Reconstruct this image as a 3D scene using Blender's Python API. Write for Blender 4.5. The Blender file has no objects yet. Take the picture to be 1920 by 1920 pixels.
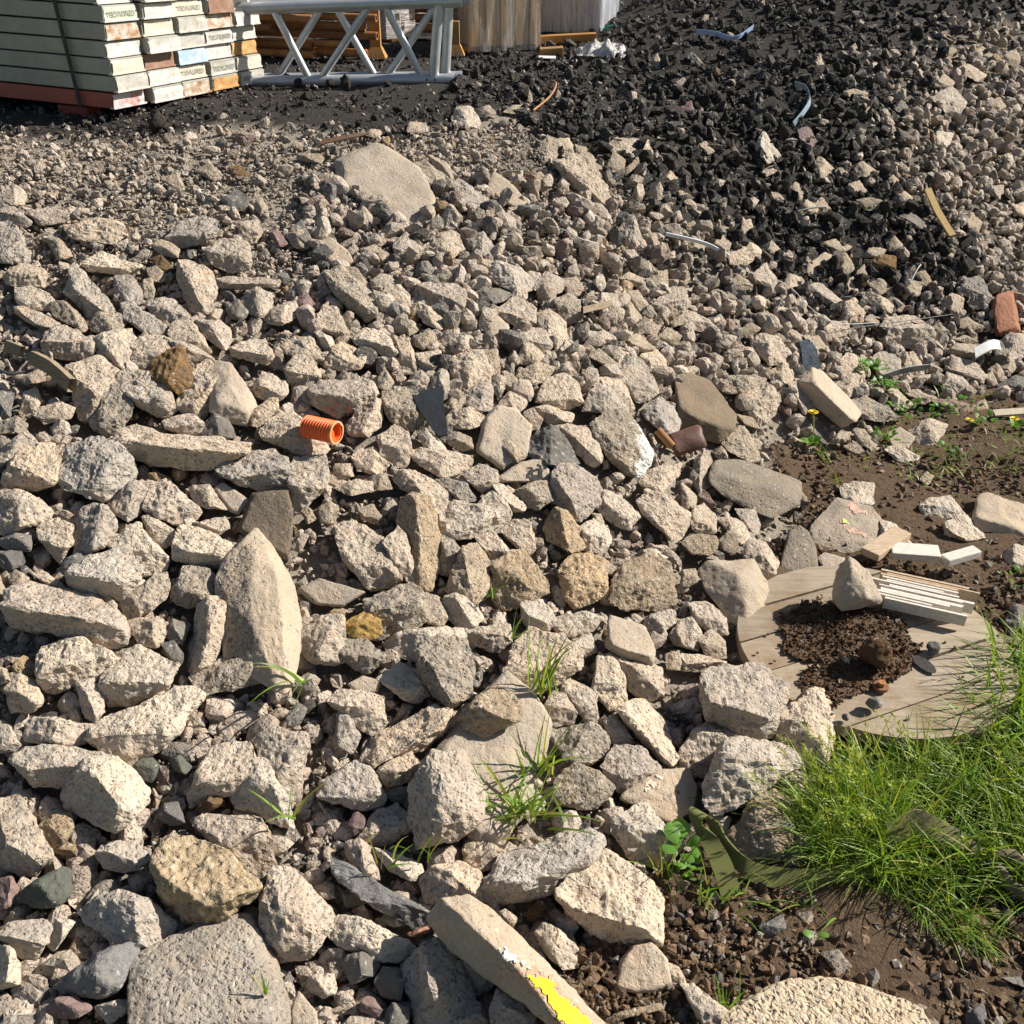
import bpy, bmesh, math, random
import numpy as np
from mathutils import Vector, Matrix
from mathutils.bvhtree import BVHTree

# ---------------------------------------------------------------- camera, light, exposure
SC = bpy.context.scene
COL = SC.collection
PITCH, CAM_H, FOV = math.radians(31.0), 1.6, math.radians(53.0)
cam_data = bpy.data.cameras.new("camera")
cam_data.sensor_fit = 'HORIZONTAL'
cam_data.angle = FOV
cam_data.clip_start, cam_data.clip_end = 0.05, 2000
cam = bpy.data.objects.new("camera", cam_data)
COL.objects.link(cam)
cam.location = (0, 0, CAM_H)
cam.rotation_euler = (math.pi / 2 - PITCH, 0, 0)
SC.camera = cam

SUN = Vector((0.77, 0.20, 0.585)).normalized()
SUN_EL, SUN_AZ = math.asin(SUN.z), math.atan2(SUN.x, SUN.y)
world = bpy.data.worlds.new("World")
SC.world = world
world.use_nodes = True
wn = world.node_tree.nodes
sky = wn.new("ShaderNodeTexSky")
sky.sky_type = 'NISHITA'
sky.sun_disc = False
sky.sun_elevation, sky.sun_rotation = SUN_EL, SUN_AZ
wn["Background"].inputs[1].default_value = 0.05
world.node_tree.links.new(sky.outputs[0], wn["Background"].inputs[0])
sun_data = bpy.data.lights.new("sun", 'SUN')
sun_data.energy, sun_data.angle, sun_data.color = 5.0, math.radians(0.5), (1.0, 0.945, 0.85)
sun = bpy.data.objects.new("sun", sun_data)
COL.objects.link(sun)
sun.rotation_euler = SUN.to_track_quat('Z', 'Y').to_euler()
SC.view_settings.view_transform = 'Standard'
SC.view_settings.look = 'None'
SC.view_settings.exposure = 0.74
SC.view_settings.gamma = 1.0
SC.view_settings.use_curve_mapping = False

rng = np.random.default_rng(7)
random.seed(7)

# ---------------------------------------------------------------- geometry of the view: pixel of the 1920 photo -> place on the ground
CAMP = np.array([0, 0, CAM_H])
FW = np.array([0, math.cos(PITCH), -math.sin(PITCH)])
UP = np.array([0, math.sin(PITCH), math.cos(PITCH)])
RT = np.array([1.0, 0, 0])
FPX = 960 / math.tan(FOV / 2)
def rays(px):
    px = np.atleast_2d(np.asarray(px, float))
    return FW + RT * ((px[:, :1] - 960) / FPX) + UP * ((960 - px[:, 1:2]) / FPX)
def project(P):
    d = np.atleast_2d(P) - CAMP
    z = d @ FW
    return np.stack([960 + FPX * (d @ RT) / z, 960 - FPX * (d @ UP) / z, z], 1)

# ---------------------------------------------------------------- terrain heights: thin plate spline through surveyed points
CTRL = np.array([
 (-2.5,.6,.10),(-1.2,.7,.08),(-.4,.7,.05),(.3,.7,0),(1,.7,0),(-2,1.2,.2),(-1,1.2,.17),(-.4,1.1,.1),(.05,1.0,.02),(.3,1.37,.03),(.8,1.3,0),
 (-2,2,.42),(-1,2,.40),(-.3,2,.30),(.2,1.95,.16),(.5,1.84,.03),(1.0,1.9,0),(1.8,2,0),(-2.2,2.8,.62),(-1,2.8,.6),(-.3,2.8,.55),(.3,2.8,.36),
 (.7,2.6,.06),(1.2,2.6,0),(2,2.6,0),(-2.2,3.5,.78),(-1,3.5,.76),(-.2,3.5,.72),(.4,3.5,.55),(.87,3.04,.05),(1.0,3.5,.26),(1.4,3.5,.05),(2,3.3,0),(3,3.4,0),
 (-2.4,4,.85),(-1,4,.85),(0,4.1,.83),(.5,4.1,.76),(1.13,3.95,.4),(1.96,3.72,.02),(1.8,4.3,.42),(2.3,4.65,.32),(3,4.2,.02),
 (-3,5,.86),(-1,5,.86),(0,5,.86),(.8,4.8,.82),(1.5,4.9,.8),(2.4,5.3,.7),(3.2,5.5,.4),(-3.5,6.5,.86),(-1,6.5,.86),(.3,6.3,.86),(1,6,.93),(1.8,6,1.0),(3,6.5,.95),(4,6.5,.65),
 (-4,8,.86),(0,8,.86),(1,7.6,1.12),(2,8,1.3),(3.2,8,1.25),(3.9,8,1.1),(5.2,8,.4),(-5,10.5,.86),(0,10.5,.8),(2,10.5,1.1),(4,10.5,.7),(6,10.5,.2)])
def _k(r2):
    return np.where(r2 > 1e-12, 0.5 * r2 * np.log(np.maximum(r2, 1e-12)), 0)
def _fit(C):
    n = len(C)
    K = _k(((C[:, None, :2] - C[None, :, :2]) ** 2).sum(2)) + np.eye(n) * 0.006
    Pm = np.c_[np.ones(n), C[:, :2]]
    A = np.block([[K, Pm], [Pm.T, np.zeros((3, 3))]])
    return np.linalg.solve(A, np.r_[C[:, 2], 0, 0, 0])
W = _fit(CTRL)
def height(x, y):
    x, y = np.asarray(x, float), np.asarray(y, float)
    xs, ys = x.ravel(), y.ravel()
    out = np.empty(len(xs))
    for i in range(0, len(xs), 20000):
        a, b = xs[i:i + 20000], ys[i:i + 20000]
        r2 = (a[:, None] - CTRL[:, 0]) ** 2 + (b[:, None] - CTRL[:, 1]) ** 2
        out[i:i + 20000] = _k(r2) @ W[:-3] + W[-3] + W[-2] * a + W[-1] * b
    out = np.where(out < 0.0, out * 0.2, out)
    return out.reshape(x.shape)
def ground_t(px):
    """distance factor along each pixel's ray to the smooth terrain"""
    D = rays(px)
    ts = np.linspace(0.9, 14, 130)
    P = CAMP + D[:, None, :] * ts[None, :, None]
    below = P[..., 2] - height(P[..., 0], P[..., 1]) < 0
    i = np.where(below.any(1), below.argmax(1), len(ts) - 1)
    lo, hi = ts[np.maximum(i - 1, 0)], ts[i]
    for _ in range(18):
        m = (lo + hi) / 2
        Q = CAMP + D * m[:, None]
        b = Q[:, 2] < height(Q[:, 0], Q[:, 1])
        hi, lo = np.where(b, m, hi), np.where(b, lo, m)
    return (lo + hi) / 2
def at(px, py, lift=0.0):
    D = rays([(px, py)])
    t = ground_t([(px, py)])[0]
    p = CAMP + D[0] * t
    return Vector((p[0], p[1], p[2] + lift))
def at_t(px, py, t):
    return Vector(CAMP + rays([(px, py)])[0] * t)
def poly_xy(pts):
    t = ground_t(pts)
    return (CAMP + rays(pts) * t[:, None])[:, :2]
def inside(poly, x, y):
    r = np.zeros(np.shape(x), bool)
    n = len(poly)
    for i in range(n):
        x1, y1 = poly[i]
        x2, y2 = poly[(i + 1) % n]
        if y1 == y2: continue
        c = ((y1 > y) != (y2 > y)) & (x < (x2 - x1) * (y - y1) / (y2 - y1) + x1)
        r ^= c
    return r

# ---------------------------------------------------------------- noise
_TAB = rng.random((64, 64, 64)) * 2 - 1
def noise3(P, seed=0):
    P = np.asarray(P) + seed * 17.31
    i = np.floor(P).astype(int)
    f = P - i
    f = f * f * (3 - 2 * f)
    i0, i1 = i & 63, (i + 1) & 63
    x0, y0, z0 = i0.T; x1, y1, z1 = i1.T
    fx, fy, fz = f.T
    def L(a, b, t): return a + (b - a) * t
    return L(L(L(_TAB[x0, y0, z0], _TAB[x1, y0, z0], fx), L(_TAB[x0, y1, z0], _TAB[x1, y1, z0], fx), fy),
             L(L(_TAB[x0, y0, z1], _TAB[x1, y0, z1], fx), L(_TAB[x0, y1, z1], _TAB[x1, y1, z1], fx), fy), fz)

# ---------------------------------------------------------------- object helpers
def mesh_np(name, V, F, smooth=True):
    me = bpy.data.meshes.new(name)
    V = np.asarray(V, np.float32); F = np.asarray(F, np.int32)
    me.vertices.add(len(V)); me.vertices.foreach_set("co", V.ravel())
    k = F.shape[1]
    me.loops.add(F.size); me.loops.foreach_set("vertex_index", F.ravel())
    me.polygons.add(len(F)); me.polygons.foreach_set("loop_start", np.arange(0, F.size, k, dtype=np.int32))
    me.polygons.foreach_set("loop_total", np.full(len(F), k, np.int32))
    me.polygons.foreach_set("use_smooth", np.full(len(F), smooth))
    me.update(calc_edges=True)
    return me
def set_tint(me, rgb):
    a = me.color_attributes.new("tint", 'FLOAT_COLOR', 'POINT')
    c = np.ones((len(me.vertices), 4), np.float32); c[:, :3] = rgb
    a.data.foreach_set("color", c.ravel())
def add(name, me, mat, parent=None, loc=None):
    o = bpy.data.objects.new(name, me)
    COL.objects.link(o)
    if mat is not None and not me.materials: me.materials.append(mat)
    if loc is not None: o.location = loc
    if parent is not None: o.parent = parent
    return o
def tag(o, label=None, cat=None, group=None, kind=None):
    if label: o["label"] = label
    if cat: o["category"] = cat
    if group: o["group"] = group
    if kind: o["kind"] = kind
    return o
def empty(name, loc):
    o = bpy.data.objects.new(name, None)
    COL.objects.link(o); o.location = loc; o.empty_display_size = 0.05
    return o
class MB:
    """collects boxes, tubes and sheets in world coordinates, then links them as one mesh (local to its parent's place)"""
    def __init__(s): s.v, s.f = [], []
    def quad_grid(s, P):           # P: rows x cols of points
        b = len(s.v); r, c = len(P), len(P[0])
        for row in P: s.v += [Vector(q) for q in row]
        for i in range(r - 1):
            for j in range(c - 1):
                s.f.append((b + i * c + j, b + i * c + j + 1, b + (i + 1) * c + j + 1, b + (i + 1) * c + j))
        return s
    def box(s, o, a, b_, c):       # corner + three edge vectors
        o, a, b_, c = map(Vector, (o, a, b_, c)); n = len(s.v)
        s.v += [o, o + a, o + a + b_, o + b_, o + c, o + a + c, o + a + b_ + c, o + b_ + c]
        q = [(0, 3, 2, 1), (4, 5, 6, 7), (0, 1, 5, 4), (1, 2, 6, 5), (2, 3, 7, 6), (3, 0, 4, 7)]
        if a.cross(b_).dot(c) < 0: q = [x[::-1] for x in q]
        s.f += [tuple(n + i for i in x) for x in q]
        return s
    def tube(s, pts, r, seg=12, hollow=0.0, cap=True, squash=None):
        pts = [Vector(p) for p in pts]
        rs = r if isinstance(r, (list, tuple)) else [r] * len(pts)
        b = len(s.v); prev = None
        for i, p in enumerate(pts):
            d = (pts[min(i + 1, len(pts) - 1)] - pts[max(i - 1, 0)]).normalized()
            u = d.orthogonal().normalized() if prev is None else (prev - d * prev.dot(d)).normalized()
            prev = u; w = d.cross(u)
            for k in range(seg):
                t = 2 * math.pi * k / seg
                s.v.append(p + (u * math.cos(t) + w * math.sin(t)) * rs[i])
        n = len(pts)
        for i in range(n - 1):
            for k in range(seg):
                s.f.append((b + i * seg + k, b + i * seg + (k + 1) % seg, b + (i + 1) * seg + (k + 1) % seg, b + (i + 1) * seg + k))
        if hollow > 0:
            for end in (0, n - 1):
                d = (pts[1] - pts[0]).normalized() if end == 0 else (pts[-2] - pts[-1]).normalized()
                c = pts[end]; o = b + end * seg; m = len(s.v)
                ring = [s.v[o + k] for k in range(seg)]
                for q in ring: s.v.append(c + (q - c) * hollow)
                for q in ring: s.v.append(c + (q - c) * hollow + d * rs[end] * 3)
                for k in range(seg):
                    k2 = (k + 1) % seg
                    A = (o + k2, o + k, m + k, m + k2); B = (m + k2, m + k, m + seg + k, m + seg + k2)
                    s.f += [A, B] if end == 0 else [A[::-1], B[::-1]]
                s.f.append(tuple(m + seg + k for k in range(seg)))
        elif cap:
            s.f.append(tuple(b + k for k in range(seg))[::-1])
            s.f.append(tuple(b + (n - 1) * seg + k for k in range(seg)))
        return s
    def build(s, name, mat, parent=None, smooth=False, bevel=0, origin=None):
        off = Vector(parent.location) if parent is not None else (Vector(origin) if origin is not None else Vector((0, 0, 0)))
        if parent is not None and parent.parent is not None: off = off + Vector(parent.parent.location)
        me = bpy.data.meshes.new(name)
        me.from_pydata([v - off for v in s.v], [], s.f)
        if bevel:
            bm = bmesh.new(); bm.from_mesh(me)
            bmesh.ops.bevel(bm, geom=bm.edges[:], offset=bevel, segments=2, affect='EDGES', profile=0.6)
            bm.to_mesh(me); bm.free()
        if smooth:
            me.polygons.foreach_set("use_smooth", [True] * len(me.polygons))
            me.set_sharp_from_angle(angle=math.radians(40))
        me.update()
        return add(name, me, mat, parent, origin if parent is None else None)

# ---------------------------------------------------------------- materials
class NT:
    def __init__(s, name):
        s.m = bpy.data.materials.new(name); s.m.use_nodes = True
        s.t = s.m.node_tree; s.bsdf = s.t.nodes["Principled BSDF"]; s.out = s.t.nodes["Material Output"]
        s.tc = s.n("ShaderNodeTexCoord")
        s.oi = s.n("ShaderNodeObjectInfo")
        ad = s.n("ShaderNodeVectorMath"); ad.operation = 'MULTIPLY_ADD'
        s.l(s.tc.outputs["Object"], ad.inputs[0]); ad.inputs[1].default_value = (1, 1, 1)
        cx = s.n("ShaderNodeMath"); cx.operation = 'MULTIPLY'; cx.inputs[1].default_value = 37.0
        s.l(s.oi.outputs["Random"], cx.inputs[0]); s.l(cx.outputs[0], ad.inputs[2])
        s.vec = ad.outputs[0]
    def n(s, t): return s.t.nodes.new(t)
    def l(s, a, b): s.t.links.new(a, b)
    def val(s, sock, v):
        if hasattr(v, "is_linked"): s.l(v, sock)
        else: sock.default_value = v
    def noise(s, scale, detail=4, rough=0.6, vec=None, out="Fac", dist=0.0):
        x = s.n("ShaderNodeTexNoise"); s.l(vec or s.vec, x.inputs["Vector"])
        x.inputs["Scale"].default_value = scale; x.inputs["Detail"].default_value = detail; x.inputs["Roughness"].default_value = rough
        x.inputs["Distortion"].default_value = dist
        return x.outputs[out]
    def vor(s, scale, out="Distance", feat='F1', rand=1.0, vec=None):
        x = s.n("ShaderNodeTexVoronoi"); x.feature = feat; s.l(vec or s.vec, x.inputs["Vector"])
        x.inputs["Scale"].default_value = scale; x.inputs["Randomness"].default_value = rand
        return x.outputs[out]
    def ramp(s, fac, stops, interp='LINEAR'):
        x = s.n("ShaderNodeValToRGB"); s.l(fac, x.inputs[0]); e = x.color_ramp.elements; x.color_ramp.interpolation = interp
        while len(e) < len(stops): e.new(0.5)
        for k, (p, c) in enumerate(stops):
            e[k].position = p; e[k].color = (*c, 1) if isinstance(c, tuple) else (c, c, c, 1)
        return x.outputs[0]
    def mix(s, fac, a, b, mode='MIX'):
        x = s.n("ShaderNodeMix"); x.data_type = 'RGBA'; x.blend_type = mode
        s.val(x.inputs[0], fac)
        for sock, v in ((x.inputs[6], a), (x.inputs[7], b)):
            if isinstance(v, tuple): sock.default_value = (*v, 1)
            else: s.l(v, sock)
        return x.outputs[2]
    def math(s, op, a, b=0.0, clamp=False):
        x = s.n("ShaderNodeMath"); x.operation = op; x.use_clamp = clamp
        s.val(x.inputs[0], a); s.val(x.inputs[1], b)
        return x.outputs[0]
    def bump(s, h, dist, strength=1.0, normal=None):
        x = s.n("ShaderNodeBump"); s.l(h, x.inputs["Height"]); x.inputs["Distance"].default_value = dist; x.inputs["Strength"].default_value = strength
        if normal is not None: s.l(normal, x.inputs["Normal"])
        return x.outputs[0]
    def done(s, color, rough=0.9, normal=None, metal=0.0, spec=0.3):
        b = s.bsdf
        if isinstance(color, tuple): b.inputs["Base Color"].default_value = (*color, 1)
        else: s.l(color, b.inputs["Base Color"])
        s.val(b.inputs["Roughness"], rough); s.val(b.inputs["Metallic"], metal)
        b.inputs["Specular IOR Level"].default_value = spec
        if normal is not None: s.l(normal, b.inputs["Normal"])
        return s.m

def rock_mat(name, c1, c2, speck=(.28, .26), dark=(.07, .07, .075), pale=(.62, .58, .50), pits=1.0, fine=1.0, scale=1.0, tint=False, hue=True, wash=None):
    """broken concrete or stone: sandy matrix, grey and pale aggregate, pits"""
    n = NT(name)
    big = n.noise(9 * scale, 3)
    base = n.mix(n.ramp(big, [(.35, 0.0), (.68, 1.0)]), c1, c2)
    if tint:
        at_ = n.n("ShaderNodeAttribute"); at_.attribute_name = "tint"
        base = n.mix(1.0, base, at_.outputs["Color"], 'MULTIPLY')
    elif hue:
        base = n.mix(n.ramp(n.oi.outputs["Random"], [(0, 0.0), (.25, .55), (.5, .1), (.75, .8), (1, .35)]), base, n.mix(1.0, base, (1.13, 1.05, .93), 'MULTIPLY'))
        rnd = n.math('FRACT', n.math('MULTIPLY', n.oi.outputs["Random"], 7.77))
        base = n.mix(1.0, base, n.ramp(rnd, [(0, (.80, .80, .82)), (.35, (.97, .95, .92)), (.7, (1.04, 1.0, .96)), (1, (1.14, 1.09, 1.02))]), 'MULTIPLY')
    base = n.mix(n.ramp(n.noise(22 * scale, 4, .65), [(.46, 0.0), (.70, .55)]), base, n.mix(1.0, base, (1.16, 1.02, .90), 'MULTIPLY'))
    warp = n.noise(55 * scale, 2, out="Color")
    wv = n.n("ShaderNodeVectorMath"); wv.operation = 'MULTIPLY_ADD'; wv.inputs[1].default_value = (.022 / scale,) * 3
    n.l(warp, wv.inputs[0]); n.l(n.vec, wv.inputs[2])
    cell = n.vor(100 * scale, "Color", vec=wv.outputs[0]); dist = n.vor(100 * scale, "Distance", vec=wv.outputs[0])
    sep = n.n("ShaderNodeSeparateColor"); n.l(cell, sep.inputs[0])
    small = n.math('LESS_THAN', dist, 0.42)
    isd = n.math('MULTIPLY', n.math('LESS_THAN', sep.outputs[0], speck[0]), small)
    isp = n.math('MULTIPLY', n.math('GREATER_THAN', sep.outputs[0], 1 - speck[1]), small)
    base = n.mix(n.math('MULTIPLY', isd, .58), base, n.mix(sep.outputs[1], dark, (dark[0] * 3.2, dark[1] * 3.0, dark[2] * 2.7)))
    base = n.mix(n.math('MULTIPLY', isp, .4), base, pale)
    if wash:         # limewash splashed over one side of the block
        sx = n.n("ShaderNodeSeparateXYZ"); n.l(n.tc.outputs["Object"], sx.inputs[0])
        e_ = n.math('ADD', n.math('ADD', n.math('MULTIPLY', sx.outputs["X"], wash[0]), n.math('MULTIPLY', sx.outputs["Z"], wash[1])), n.math('MULTIPLY', n.noise(28, 6, .75), 1.5))
        base = n.mix(n.ramp(e_, [(wash[2], 0.0), (wash[2] + .16, .85)]), base, (.70, .69, .66))
    grit = n.noise(300 * scale, 3, .7)
    base = n.mix(1.0, base, n.ramp(grit, [(.28, .76), (.5, 1.0), (.75, 1.14)]), 'MULTIPLY')
    h = n.math('ADD', n.math('MULTIPLY', n.noise(85 * scale, 5, .68), .75 * fine), n.math('MULTIPLY', n.ramp(n.vor(110 * scale, vec=wv.outputs[0]), [(0, 0.0), (.30, .8), (.6, 1.0)]), .55 * pits))
    h = n.math('ADD', h, n.math('MULTIPLY', grit, .14))
    return n.done(base, .93, n.bump(h, .0125 / scale, .95), spec=.15)
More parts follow.
